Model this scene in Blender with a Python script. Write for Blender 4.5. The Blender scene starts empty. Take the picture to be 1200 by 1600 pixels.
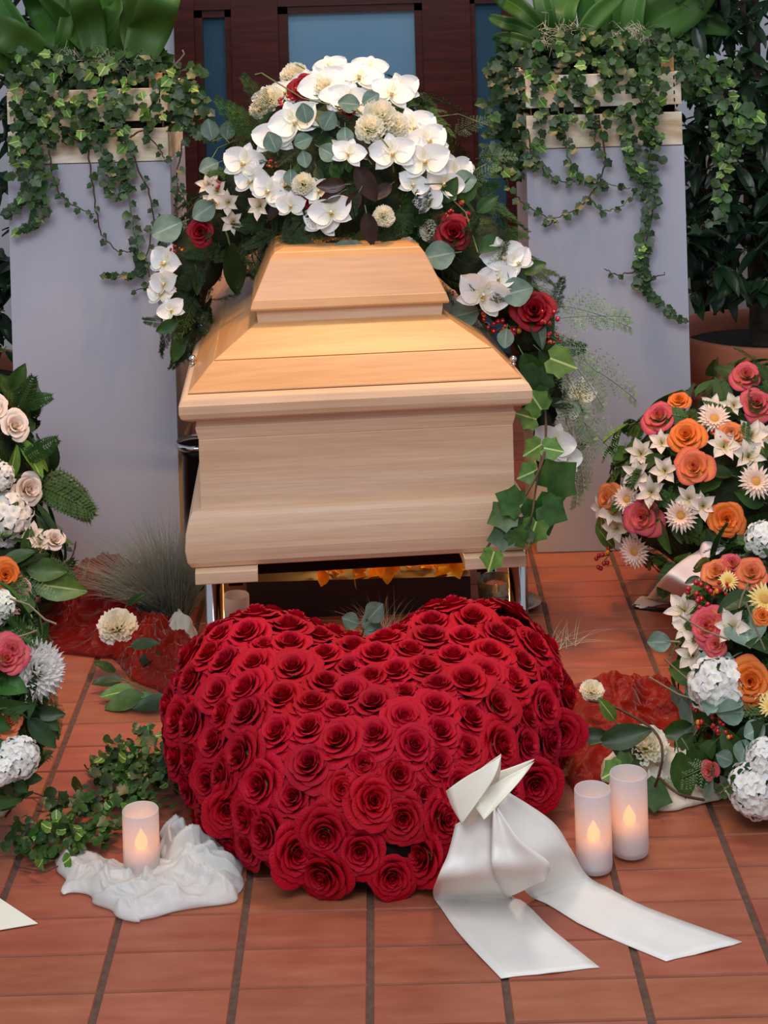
import bpy, math, random
from mathutils import Vector, Matrix, Quaternion, noise
import numpy as np
R = math.radians
# ------------------------------------------------------------------ camera
F, CX, CY, ROLL, H = 2700.0, 586.0, -75.0, .028, 1.527
sc = bpy.context.scene
cam = bpy.data.objects.new('camera', bpy.data.cameras.new('camera'))
sc.collection.objects.link(cam); sc.camera = cam
cam.data.sensor_width = 36; cam.data.lens = 36 * F / 1600
cam.data.shift_x = (600 - CX) / 1600; cam.data.shift_y = -(800 - CY) / 1600
cam.data.clip_start = .05
cam.location = (0, 0, H)
cam.rotation_euler = (Matrix.Rotation(ROLL, 3, 'Y') @ Matrix.Rotation(R(90), 3, 'X')).to_euler()
sc.view_settings.view_transform = 'Standard'; sc.view_settings.look = 'None'
sc.view_settings.gamma = 1; sc.view_settings.use_curve_mapping = False
sc.view_settings.exposure = 0.0
# ------------------------------------------------------------------ light
w = bpy.data.worlds.new('room light'); sc.world = w; w.use_nodes = True
bg = w.node_tree.nodes['Background']; bg.inputs[0].default_value = (.86, .90, 1.0, 1); bg.inputs[1].default_value = .52
def lamp(name, kind, loc, tgt, e, col, **kw):
    l = bpy.data.lights.new(name, kind); l.energy = e; l.color = col
    for k, v in kw.items(): setattr(l, k, v)
    o = bpy.data.objects.new(name, l); sc.collection.objects.link(o); o.location = loc
    o.rotation_euler = (Vector(tgt) - Vector(loc)).to_track_quat('-Z', 'Y').to_euler(); return o
lamp('window_daylight', 'AREA', (-.4, .2, 3.6), (0, 4.0, .3), 92, (.93, .95, 1), shape='RECTANGLE', size=2.6, size_y=1.6)
lamp('ceiling_spot', 'SPOT', (.15, 3.85, 3.7), (-.08, 4.0, .8), 260, (1, .46, .14), spot_size=R(42), spot_blend=.55, shadow_soft_size=.15)
lamp('ceiling_lamp', 'AREA', (.5, 3.6, 3.8), (.1, 3.3, 0), 30, (1, .90, .8), size=.9)
# ------------------------------------------------------------------ helpers
rnd = random.Random(7)
U = rnd.uniform
def at(px, py, Y):
    dx, dy = px - CX, py - CY
    xr = dx * math.cos(ROLL) - dy * math.sin(ROLL); yd = dx * math.sin(ROLL) + dy * math.cos(ROLL)
    return Vector((Y * xr / F, Y, H - Y * yd / F))
def floor_at(px, py, z=0.0):
    d = at(px, py, 1.0) - Vector((0, 0, H)); t = (z - H) / d.z
    return Vector((0, 0, H)) + d * t
def ppm(Y): return F / Y
C = sc.collection
def wloc(o):
    v = Vector((0, 0, 0))
    while o: v += Vector(o.location); o = o.parent
    return v
def tag(o, label=None, cat=None, group=None, kind=None):
    if label: o['label'] = label
    if cat: o['category'] = cat
    if group: o['group'] = group
    if kind: o['kind'] = kind
    return o
def thing(name, loc, label, cat, group=None):
    o = bpy.data.objects.new(name, None); C.objects.link(o); o.location = loc; o.empty_display_size = .05
    return tag(o, label, cat, group)
def put(name, me, parent=None, loc=(0, 0, 0), q=None, s=1.0, world=True):
    o = bpy.data.objects.new(name, me); C.objects.link(o)
    l = Vector(loc)
    if parent:
        o.parent = parent
        if world: l = l - wloc(parent)
    o.location = l
    if q is not None: o.rotation_mode = 'QUATERNION'; o.rotation_quaternion = q
    o.scale = (s, s, s) if isinstance(s, (int, float)) else s
    return o
def face_q(n, spin=None, jit=0.0):
    n = Vector(n).normalized()
    if jit: n = (n + Vector((U(-jit, jit), U(-jit, jit), U(-jit, jit)))).normalized()
    q = n.to_track_quat('Z', 'Y')
    return q @ Quaternion((0, 0, 1), U(0, 6.283) if spin is None else spin)
def dir_q(d, up):
    """local +Y along d, local +Z towards up"""
    d = Vector(d).normalized(); up = Vector(up); x = d.cross(up)
    if x.length < 1e-4: x = d.cross(Vector((.3, .5, .8)))
    x.normalize(); z = x.cross(d)
    return Matrix((x, d, z)).transposed().to_quaternion()
def col(h):
    h = h.lstrip('#'); c = [int(h[i:i + 2], 16) / 255 for i in (0, 2, 4)]
    return tuple(x / 12.92 if x < .04045 else ((x + .055) / 1.055) ** 2.4 for x in c) + (1,)
class MB:
    def __init__(s): s.v = []; s.f = []; s.uv = []; s.m = []; s.mi = 0
    def grid(s, fn, nu, nv, M=None, close=False):
        b = len(s.v)
        for j in range(nv + 1):
            for i in range(nu + 1):
                p = fn(i / nu, j / nv); s.v.append(M @ Vector(p) if M else Vector(p))
        for j in range(nv):
            for i in range(nu):
                a = b + j * (nu + 1) + i
                s.f.append((a, a + 1, a + nu + 2, a + nu + 1)); s.m.append(s.mi)
                s.uv.append(((i / nu, j / nv), ((i + 1) / nu, j / nv), ((i + 1) / nu, (j + 1) / nv), (i / nu, (j + 1) / nv)))
    def poly(s, pts, uv=None, M=None):
        b = len(s.v); s.v += [M @ Vector(p) if M else Vector(p) for p in pts]
        s.f.append(tuple(range(b, b + len(pts)))); s.m.append(s.mi); s.uv.append(uv or [(p[0], p[1]) for p in pts])
    def quad(s, a, b_, c, d):
        a, b_, c, d = map(Vector, (a, b_, c, d)); L = ((b_ - a).length + (c - d).length) / 2; h = ((d - a).length + (c - b_).length) / 2
        s.poly([a, b_, c, d], [(0, 0), (L, 0), (L, h), (0, h)])
    def box(s, c, d, M=None):
        x, y, z = c; a, b_, e = [k / 2 for k in d]
        P = [Vector((x + i * a, y + j * b_, z + k * e)) for k in (-1, 1) for j in (-1, 1) for i in (-1, 1)]
        if M: P = [M @ p for p in P]
        for q in ((0, 2, 3, 1), (4, 5, 7, 6), (0, 1, 5, 4), (2, 6, 7, 3), (0, 4, 6, 2), (1, 3, 7, 5)):
            s.quad(*[P[i] for i in q])
    def tube(s, pts, r, n=6, cap=False):
        pts = [Vector(p) for p in pts]; rings = []
        for i, p in enumerate(pts):
            t = (pts[min(i + 1, len(pts) - 1)] - pts[max(i - 1, 0)]).normalized()
            x = t.cross(Vector((.12, .31, .94))).normalized(); y = t.cross(x)
            rr = r(i / (len(pts) - 1)) if callable(r) else r
            rings.append([p + (x * math.cos(a) + y * math.sin(a)) * rr for a in [k * 6.28318 / n for k in range(n + 1)]])
        s.grid(lambda u, v: rings[round(v * (len(pts) - 1))][round(u * n)], n, len(pts) - 1)
    def lathe(s, prof, n=32, c=(0, 0, 0)):
        m = len(prof) - 1
        def f(u, v):
            r, z = prof[round(v * m)]; a = u * 6.283185
            return (c[0] + r * math.cos(a), c[1] + r * math.sin(a), c[2] + z)
        s.grid(f, n, m)
    def sphere(s, c, r, n=8, m=6):
        c = Vector(c); r = Vector(r) if not isinstance(r, (int, float)) else Vector((r, r, r))
        s.grid(lambda u, v: (c.x + r.x * math.cos(6.2832 * u) * math.sin(math.pi * v), c.y + r.y * math.sin(6.2832 * u) * math.sin(math.pi * v), c.z - r.z * math.cos(math.pi * v)), n, m)
    def mesh(s, name, mats, smooth=True, merge=True):
        me = bpy.data.meshes.new(name); me.from_pydata([tuple(v) for v in s.v], [], s.f)
        uvl = me.uv_layers.new(name='UVMap'); flat = [c for f in s.uv for p in f for c in p]; uvl.data.foreach_set('uv', flat)
        for m in (mats if isinstance(mats, (list, tuple)) else [mats]): me.materials.append(m)
        me.polygons.foreach_set('material_index', s.m); me.polygons.foreach_set('use_smooth', [smooth] * len(s.f))
        me.update(); return me
def soften(o, wd, seg=2):
    b = o.modifiers.new('edge', 'BEVEL'); b.width = wd; b.segments = seg; b.limit_method = 'ANGLE'; b.angle_limit = R(35); return o
def weld(me):
    import bmesh
    bm = bmesh.new(); bm.from_mesh(me); bmesh.ops.remove_doubles(bm, verts=bm.verts, dist=1e-5)
    bmesh.ops.recalc_face_normals(bm, faces=bm.faces); bm.to_mesh(me); bm.free(); return me
def thick(o, t):
    m = o.modifiers.new('thickness', 'SOLIDIFY'); m.thickness = t; m.offset = 0; return o
# ------------------------------------------------------------------ materials
def newmat(name):
    m = bpy.data.materials.new(name); m.use_nodes = True; nt = m.node_tree
    return m, nt, nt.nodes['Principled BSDF']
def N(nt, t, **kw):
    n = nt.nodes.new(t)
    for k, v in kw.items(): setattr(n, k, v)
    return n
def ramp(nt, fac, stops):
    r = N(nt, 'ShaderNodeValToRGB'); e = r.color_ramp.elements
    while len(e) < len(stops): e.new(.5)
    for x, (p, c) in zip(e, stops): x.position = p; x.color = col(c) if isinstance(c, str) else c
    nt.links.new(fac, r.inputs[0]); return r.outputs[0]
def noise_tex(nt, vec, scale, detail=3, rough=.5, dist=0):
    n = N(nt, 'ShaderNodeTexNoise'); n.inputs['Scale'].default_value = scale; n.inputs['Detail'].default_value = detail
    n.inputs['Roughness'].default_value = rough; n.inputs['Distortion'].default_value = dist
    if vec: nt.links.new(vec, n.inputs['Vector'])
    return n.outputs['Fac']
def mapping(nt, src, sc_):
    m = N(nt, 'ShaderNodeMapping'); m.inputs['Scale'].default_value = sc_; nt.links.new(src, m.inputs['Vector']); return m.outputs[0]
def bump(nt, bs, h, st, d=.01):
    b = N(nt, 'ShaderNodeBump'); b.inputs['Strength'].default_value = st; b.inputs['Distance'].default_value = d
    nt.links.new(h, b.inputs['Height']); nt.links.new(b.outputs[0], bs.inputs['Normal'])
def vary(nt, c, amt, val=.5, hue=.0):
    """per-object colour variation"""
    oi = N(nt, 'ShaderNodeObjectInfo'); hs = N(nt, 'ShaderNodeHueSaturation')
    mr = N(nt, 'ShaderNodeMapRange'); mr.inputs['To Min'].default_value = 1 - amt; mr.inputs['To Max'].default_value = 1 + amt
    nt.links.new(oi.outputs['Random'], mr.inputs[0]); nt.links.new(mr.outputs[0], hs.inputs['Value'])
    if hue:
        m2 = N(nt, 'ShaderNodeMapRange'); m2.inputs['To Min'].default_value = .5 - hue; m2.inputs['To Max'].default_value = .5 + hue
        ml = N(nt, 'ShaderNodeMath', operation='FRACT'); mm = N(nt, 'ShaderNodeMath', operation='MULTIPLY'); mm.inputs[1].default_value = 7.3
        nt.links.new(oi.outputs['Random'], mm.inputs[0]); nt.links.new(mm.outputs[0], ml.inputs[0]); nt.links.new(ml.outputs[0], m2.inputs[0]); nt.links.new(m2.outputs[0], hs.inputs['Hue'])
    nt.links.new(c, hs.inputs['Color']); return hs.outputs[0]
def plain(name, c, rough=.5, metal=0, spec=.5, nscale=0, namt=.15, bumpst=0, trans=0, alpha=1, coat=0):
    m, nt, b = newmat(name); b.inputs['Roughness'].default_value = rough; b.inputs['Metallic'].default_value = metal
    b.inputs['Specular IOR Level'].default_value = spec; b.inputs['Alpha'].default_value = alpha; b.inputs['Transmission Weight'].default_value = trans
    b.inputs['Coat Weight'].default_value = coat
    cc = col(c); b.inputs['Base Color'].default_value = cc
    if nscale:
        tc = N(nt, 'ShaderNodeTexCoord'); n = noise_tex(nt, tc.outputs['Object'], nscale, 5)
        lo = tuple(x * (1 - namt) for x in cc[:3]) + (1,); hi = tuple(min(1, x * (1 + namt)) for x in cc[:3]) + (1,)
        nt.links.new(ramp(nt, n, [(.3, lo), (.7, hi)]), b.inputs['Base Color'])
        if bumpst: bump(nt, b, n, bumpst)
    return m
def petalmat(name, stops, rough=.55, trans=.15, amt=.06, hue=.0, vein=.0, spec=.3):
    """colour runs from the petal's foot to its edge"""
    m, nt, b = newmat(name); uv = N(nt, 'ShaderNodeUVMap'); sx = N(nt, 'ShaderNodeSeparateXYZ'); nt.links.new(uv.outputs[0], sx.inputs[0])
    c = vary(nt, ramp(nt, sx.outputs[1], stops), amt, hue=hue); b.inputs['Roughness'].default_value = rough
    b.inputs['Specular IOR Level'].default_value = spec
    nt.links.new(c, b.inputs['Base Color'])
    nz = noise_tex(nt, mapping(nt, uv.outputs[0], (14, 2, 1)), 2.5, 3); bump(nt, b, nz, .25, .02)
    if trans:
        t = N(nt, 'ShaderNodeBsdfTranslucent'); nt.links.new(c, t.inputs[0]); mx = N(nt, 'ShaderNodeMixShader'); mx.inputs[0].default_value = trans
        nt.links.new(b.outputs[0], mx.inputs[1]); nt.links.new(t.outputs[0], mx.inputs[2]); nt.links.new(mx.outputs[0], nt.nodes['Material Output'].inputs[0])
    return m
def leafmat(name, c1, c2, rough=.4, amt=.3, hue=.02, vein='', spec=.4, trans=.12):
    m, nt, b = newmat(name); uv = N(nt, 'ShaderNodeUVMap'); tc = N(nt, 'ShaderNodeTexCoord'); sx = N(nt, 'ShaderNodeSeparateXYZ'); nt.links.new(uv.outputs[0], sx.inputs[0])
    n = noise_tex(nt, tc.outputs['Object'], 2.2, 3); c = ramp(nt, n, [(.35, c1), (.65, c2)])
    if vein:
        a = N(nt, 'ShaderNodeMath', operation='SUBTRACT'); a.inputs[1].default_value = .5; nt.links.new(sx.outputs[0], a.inputs[0])
        ab = N(nt, 'ShaderNodeMath', operation='ABSOLUTE'); nt.links.new(a.outputs[0], ab.inputs[0])
        ls = N(nt, 'ShaderNodeMath', operation='LESS_THAN'); ls.inputs[1].default_value = .035; nt.links.new(ab.outputs[0], ls.inputs[0])
        mx = N(nt, 'ShaderNodeMix', data_type='RGBA'); nt.links.new(ls.outputs[0], mx.inputs[0]); nt.links.new(c, mx.inputs[6]); mx.inputs[7].default_value = col(vein); c = mx.outputs[2]
    c = vary(nt, c, amt, hue=hue); nt.links.new(c, b.inputs['Base Color']); b.inputs['Roughness'].default_value = rough; b.inputs['Specular IOR Level'].default_value = spec
    if trans:
        t = N(nt, 'ShaderNodeBsdfTranslucent'); nt.links.new(c, t.inputs[0]); mx = N(nt, 'ShaderNodeMixShader'); mx.inputs[0].default_value = trans
        nt.links.new(b.outputs[0], mx.inputs[1]); nt.links.new(t.outputs[0], mx.inputs[2]); nt.links.new(mx.outputs[0], nt.nodes['Material Output'].inputs[0])
    return m
def woodmat(name, c1, c2, c3, rough=.38, sx=1.6, sy=26, spec=.4):
    m, nt, b = newmat(name); uv = N(nt, 'ShaderNodeUVMap'); oi = N(nt, 'ShaderNodeObjectInfo')
    ad = N(nt, 'ShaderNodeVectorMath', operation='ADD'); cb = N(nt, 'ShaderNodeCombineXYZ'); ml = N(nt, 'ShaderNodeMath', operation='MULTIPLY'); ml.inputs[1].default_value = 37
    nt.links.new(oi.outputs['Random'], ml.inputs[0]); nt.links.new(ml.outputs[0], cb.inputs[0]); nt.links.new(ml.outputs[0], cb.inputs[1])
    nt.links.new(uv.outputs[0], ad.inputs[0]); nt.links.new(cb.outputs[0], ad.inputs[1])
    a = noise_tex(nt, mapping(nt, ad.outputs[0], (sx, sy, 1)), 1.0, 4, .6, 1.2)
    f = noise_tex(nt, mapping(nt, ad.outputs[0], (sx * 8, sy * 14, 1)), 1.0, 3, .6)
    c = ramp(nt, a, [(.3, c1), (.5, c2), (.68, c3)])
    mx = N(nt, 'ShaderNodeMix', data_type='RGBA', blend_type='MULTIPLY'); mx.inputs[0].default_value = .2
    nt.links.new(c, mx.inputs[6]); nt.links.new(ramp(nt, f, [(.35, '#b9b0a8'), (.6, '#ffffff')]), mx.inputs[7])
    nt.links.new(mx.outputs[2], b.inputs['Base Color']); b.inputs['Roughness'].default_value = rough; b.inputs['Specular IOR Level'].default_value = spec
    bump(nt, b, f, .08, .002); return m
def emit(name, c, st):
    m, nt, b = newmat(name); b.inputs['Base Color'].default_value = col(c); b.inputs['Emission Color'].default_value = col(c); b.inputs['Emission Strength'].default_value = st; return m
def organza(name, c, cov, rough=.35, bs=.5):
    """sheer woven cloth: part of it is open weave"""
    m, nt, b = newmat(name); b.inputs['Roughness'].default_value = rough; b.inputs['Sheen Weight'].default_value = .6
    b.inputs['Sheen Roughness'].default_value = .3; b.inputs['Base Color'].default_value = col(c); b.inputs['Specular IOR Level'].default_value = .35
    tc = N(nt, 'ShaderNodeTexCoord'); n = noise_tex(nt, tc.outputs['Object'], 34, 4, .6, 1.5); bump(nt, b, n, bs, .012)
    tl = N(nt, 'ShaderNodeBsdfTranslucent'); tl.inputs[0].default_value = col(c); m1 = N(nt, 'ShaderNodeMixShader'); m1.inputs[0].default_value = .3
    nt.links.new(b.outputs[0], m1.inputs[1]); nt.links.new(tl.outputs[0], m1.inputs[2])
    tr = N(nt, 'ShaderNodeBsdfTransparent'); m2 = N(nt, 'ShaderNodeMixShader'); m2.inputs[0].default_value = cov
    nt.links.new(tr.outputs[0], m2.inputs[1]); nt.links.new(m1.outputs[0], m2.inputs[2]); nt.links.new(m2.outputs[0], nt.nodes['Material Output'].inputs[0])
    return m
M = dict(
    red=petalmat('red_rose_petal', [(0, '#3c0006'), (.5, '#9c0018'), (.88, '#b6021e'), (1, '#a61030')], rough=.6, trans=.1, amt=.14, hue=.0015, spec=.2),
    darkred=petalmat('dark_red_petal', [(0, '#3d0007'), (.6, '#a00a1c'), (1, '#8a0f22')], rough=.55, amt=.1),
    white=petalmat('white_petal', [(0, '#f1efd0'), (.3, '#fbfaf6'), (1, '#fdfdfd')], rough=.5, trans=.22, amt=.03),
    cream=petalmat('cream_petal', [(0, '#eeeeb8'), (.35, '#fcf9e0'), (1, '#fffdf2')], rough=.6, trans=.4, amt=.05),
    hydrangea=petalmat('pale_green_white_petal', [(0, '#d8e2b4'), (.4, '#eef1e2'), (1, '#f6f8f4')], rough=.6, trans=.15, amt=.05),
    peach=petalmat('peach_rose_petal', [(0, '#f7c26a'), (.55, '#f7a964'), (.85, '#ee7f55'), (1, '#d95c55')], rough=.55, trans=.2, amt=.08, hue=.015),
    orange=petalmat('orange_rose_petal', [(0, '#f6b03a'), (.6, '#f89a34'), (.9, '#f0843c'), (1, '#e0603f')], rough=.55, trans=.2, amt=.06),
    coral=petalmat('coral_rose_petal', [(0, '#f7b57c'), (.5, '#f08a68'), (.9, '#d9566a'), (1, '#c23e5c')], rough=.55, trans=.2, amt=.08),
    blush=petalmat('blush_rose_petal', [(0, '#efc2b0'), (.4, '#f3ddcf'), (1, '#f7ede6')], rough=.55, trans=.2, amt=.05),
    pink=petalmat('pink_rose_petal', [(0, '#d4506e'), (.6, '#eb95a4'), (1, '#f2c6cb')], rough=.55, trans=.2, amt=.05),
    gerb=petalmat('blush_daisy_petal', [(0, '#f6b98e'), (.35, '#f8d9c3'), (1, '#fbeee4')], rough=.55, trans=.2, amt=.04),
    yellow=petalmat('yellow_daisy_petal', [(0, '#f2c65a'), (.5, '#f8de88'), (1, '#faeab0')], rough=.55, trans=.2, amt=.04),
    alst=petalmat('alstroemeria_petal', [(0, '#b8a866'), (.4, '#e9dccb'), (1, '#f3e7df')], rough=.55, trans=.2, amt=.06),
    ochre=plain('flower_centre', '#e0a650', .8, nscale=300, namt=.4, bumpst=.5),
    lip=plain('orchid_lip', '#e6d08a', .5),
    berry=plain('red_berry', '#b01220', .18, spec=.7, coat=.4), oberry=plain('orange_berry', '#e08a28', .25),
    ivy=leafmat('ivy_leaf', '#24421a', '#3d6026', .38, .35, .02), ivyd=leafmat('dark_ivy_leaf', '#1c3416', '#304c22', .4, .35, .02), ivyl=leafmat('light_ivy_leaf', '#4a742a', '#6f9440', .4, .2, .02, vein='#b9cf84'),
    euc=leafmat('eucalyptus_leaf', '#5e7a6c', '#7f9788', .5, .15, .01, vein='#93a898'), brown=leafmat('brown_leaf', '#2c1a14', '#43281e', .35, .2, .01),
    fern=leafmat('asparagus_fern', '#2b4a1c', '#4a6e2e', .6, .3, .02, trans=.2), fernd=leafmat('dark_fern', '#183014', '#2d4a1e', .6, .3, .02),
    fernb=leafmat('grey_green_fern', '#6f8c62', '#94ac80', .6, .2, .02),
    tree=leafmat('tree_leaf', '#16291a', '#26402a', .3, .4, .02), strel=leafmat('strap_leaf', '#2a4e18', '#41702a', .5, .3, .01, vein='#3f6a28'),
    moss=plain('moss_base', '#1f2c14', .95, nscale=60, namt=.5, bumpst=.8), rosebase=plain('rose_calyx_foam', '#1a0608', .95),
    stem=plain('vine_stem', '#4a3526', .7), gstem=plain('green_stem', '#5a7040', .6), twig=plain('twig', '#8a7f62', .8),
    grass=leafmat('fescue_blade', '#7c8478', '#a9ad9c', .6, .25, .01), silver=plain('silver_fluff', '#c9c9b4', .7),
    casket=woodmat('alder_wood', '#cda17a', '#d9b08c', '#e2bf9e', .42, 1.3, 12, spec=.35), casket2=woodmat('alder_wood_fine', '#d2ab88', '#dcb998', '#e5c7aa', .45, .9, 16, spec=.35),
    casketlit=woodmat('alder_wood_warm_lit', '#c38c56', '#cf9a64', '#d9a975', .34, 1.0, 7, spec=.5),  # same alder, with the ceiling spot's orange light put into its colour
    mahog=woodmat('mahogany', '#34100d', '#461813', '#562019', .32, 2, 40, spec=.4),
    crate=woodmat('whitewashed_pine', '#c4a884', '#e8dcc2', '#f6f0e2', .8, 3, 14, spec=.2), postw=woodmat('raw_pine', '#a97c55', '#c09268', '#cfa57c', .75, 3, 20, spec=.2),
    plinth=plain('grey_blue_paint', '#b5b7c6', .5, nscale=3, namt=.03, spec=.4), wall=plain('wall_paint', '#c3cad6', .8, nscale=2, namt=.04),
    grout=plain('grout', '#5e4438', .9, nscale=80, namt=.25, bumpst=.3), terr=plain('terracotta', '#b3694b', .7, nscale=9, namt=.14, bumpst=.05),
    soil=plain('soil', '#1a1511', 1, nscale=90, namt=.6, bumpst=1), trunk=plain('bark', '#4b4138', .9, nscale=40, namt=.35, bumpst=.6),
    pane=plain('glass_blue_light', '#76a0be', .15, spec=.6, nscale=1.2, namt=.12), paned=plain('glass_dim_blue_light', '#34566c', .15, spec=.6, nscale=1.2, namt=.15),
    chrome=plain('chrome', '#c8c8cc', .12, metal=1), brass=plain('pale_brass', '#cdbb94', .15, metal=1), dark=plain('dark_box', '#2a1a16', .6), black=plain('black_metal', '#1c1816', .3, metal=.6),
    satin=plain('white_satin', '#e9e6df', .4, nscale=30, namt=.03, spec=.5), satinp=plain('pinkish_satin', '#dccfd0', .5, nscale=20, namt=.04), satinc=plain('cream_satin', '#f2f0de', .45),
    redorg=organza('red_organza', '#8e0d0c', .66), redorg2=organza('orange_red_organza', '#a8200e', .72), whiteorg=organza('white_organza', '#f2f4f2', .66, .28, .12), creamorg=organza('cream_organza', '#f3eee0', .82, .4, .25),
    wax=plain('led_candle', '#e9e6e0', .5), flame=emit('flame', '#ff9416', 7.0), silvern=plain('silver_plate', '#b9b4aa', .25, metal=1),
    slat=plain('grey_slat', '#a9a9a9', .6), calyx=leafmat('calyx', '#4c6b2c', '#6a8a3c', .5, .2), litleaf=petalmat('autumn_leaf', [(0, '#d88a10'), (.5, '#f0a818'), (1, '#f6c84a')], .5, .3, .2, .02),
)
def frostmat():
    m, nt, b = newmat('frosted_glass'); b.inputs['Base Color'].default_value = (.78, .76, .80, 1); b.inputs['Roughness'].default_value = .5
    b.inputs['Transmission Weight'].default_value = .0; b.inputs['IOR'].default_value = 1.3
    tr = N(nt, 'ShaderNodeBsdfTransparent'); tl = N(nt, 'ShaderNodeBsdfTranslucent'); tl.inputs[0].default_value = (.80, .77, .79, 1)
    a = N(nt, 'ShaderNodeMixShader'); a.inputs[0].default_value = .35; nt.links.new(b.outputs[0], a.inputs[1]); nt.links.new(tl.outputs[0], a.inputs[2])
    x = N(nt, 'ShaderNodeMixShader'); x.inputs[0].default_value = .66; nt.links.new(tr.outputs[0], x.inputs[1]); nt.links.new(a.outputs[0], x.inputs[2])
    nt.links.new(x.outputs[0], nt.nodes['Material Output'].inputs[0]); return m
M['frost'] = frostmat()
def glassmat():
    m, nt, b = newmat('clear_glass'); b.inputs['Base Color'].default_value = (.95, .93, .85, 1); b.inputs['Roughness'].default_value = .05; b.inputs['Transmission Weight'].default_value = .95; return m
M['glass'] = glassmat()
def tilemat():
    m, nt, b = newmat('terracotta_tile'); tc = N(nt, 'ShaderNodeTexCoord'); oi = N(nt, 'ShaderNodeObjectInfo')
    ad = N(nt, 'ShaderNodeVectorMath', operation='ADD'); cb = N(nt, 'ShaderNodeCombineXYZ'); ml = N(nt, 'ShaderNodeMath', operation='MULTIPLY'); ml.inputs[1].default_value = 31
    nt.links.new(oi.outputs['Random'], ml.inputs[0]); nt.links.new(ml.outputs[0], cb.inputs[0]); nt.links.new(tc.outputs['Object'], ad.inputs[0]); nt.links.new(cb.outputs[0], ad.inputs[1])
    n = noise_tex(nt, mapping(nt, ad.outputs[0], (7, 26, 7)), 1, 5, .6); f = noise_tex(nt, ad.outputs[0], 160, 4, .6)
    c = vary(nt, ramp(nt, n, [(.3, '#94503a'), (.5, '#a05a42'), (.72, '#aa664d')]), .08, hue=.006)
    nt.links.new(c, b.inputs['Base Color'])
    nt.links.new(ramp(nt, n, [(.3, (.30,) * 3 + (1,)), (.7, (.46,) * 3 + (1,))]), b.inputs['Roughness']); b.inputs['Specular IOR Level'].default_value = .45
    bump(nt, b, f, .06, .002); return m
M['tile'] = tilemat()
# ------------------------------------------------------------------ setting
def floor_build():
    g = MB(); g.box((0, 4.0, -.02), (7, 7, .034)); fl = put('floor', g.mesh('floor', M['grout'], False)); tag(fl, kind='structure')
    # the surface of the grout sits just below the tiles' faces
    b = MB(); e, t = .0035, .0
    def tile_into(mb, w_, d_, cx=0, cy=0):
        w_, d_ = w_ / 2, d_ / 2; i = .0018
        top = [(-w_ + i, -d_ + i), (w_ - i, -d_ + i), (w_ - i, d_ - i), (-w_ + i, d_ - i)]; bot = [(-w_, -d_), (w_, -d_), (w_, d_), (-w_, d_)]
        T = [Vector((cx + x, cy + y, 0)) for x, y in top]; B = [Vector((cx + x, cy + y, -.004)) for x, y in bot]
        mb.poly(T)
        for k in range(4): mb.poly([B[k], B[(k + 1) % 4], T[(k + 1) % 4], T[k]])
    tile_into(b, .1905, .0965); me = b.mesh('tile', M['tile'], False)
    x0 = floor_at(578, 1600).x; y0 = floor_at(840, 1531).y
    cells = []
    for j in range(-22, 46):
        for i in range(-12, 12):
            cx, cy = x0 + .2 * (i + .5), y0 + .1 * (j + .5)
            if 1.3 < cy < 6.3 and abs(cx) < 2.2: cells.append((cx, cy))
    def vis(c):
        a = Vector((c[0], c[1], 0)); xr = a.x * F / a.y; yd = H * F / a.y
        px = CX + xr * math.cos(ROLL) + yd * math.sin(ROLL); py = CY + yd * math.cos(ROLL) - xr * math.sin(ROLL)
        hid = 420 < px < 760 and 990 < py < 1330
        return -90 < px < 1290 and 850 < py < 1630 and not hid
    ok = sorted([c for c in cells if vis(c)], key=lambda c: c[1])[:298]; oks = set(ok)
    for c in ok: put('tile', me, fl, (c[0], c[1], U(-.0006, .0006)), Quaternion((1, U(-.0015, .0015), U(-.0015, .0015), 0)))
    r = MB()
    for c in cells:
        if c not in oks: tile_into(r, .1905, .0965, *c)
    o = put('tile_field', r.mesh('tile_field', M['tile'], False), fl, (0, 0, 0)); tag(o, kind='stuff')
floor_build()
YW = 6.2
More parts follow.
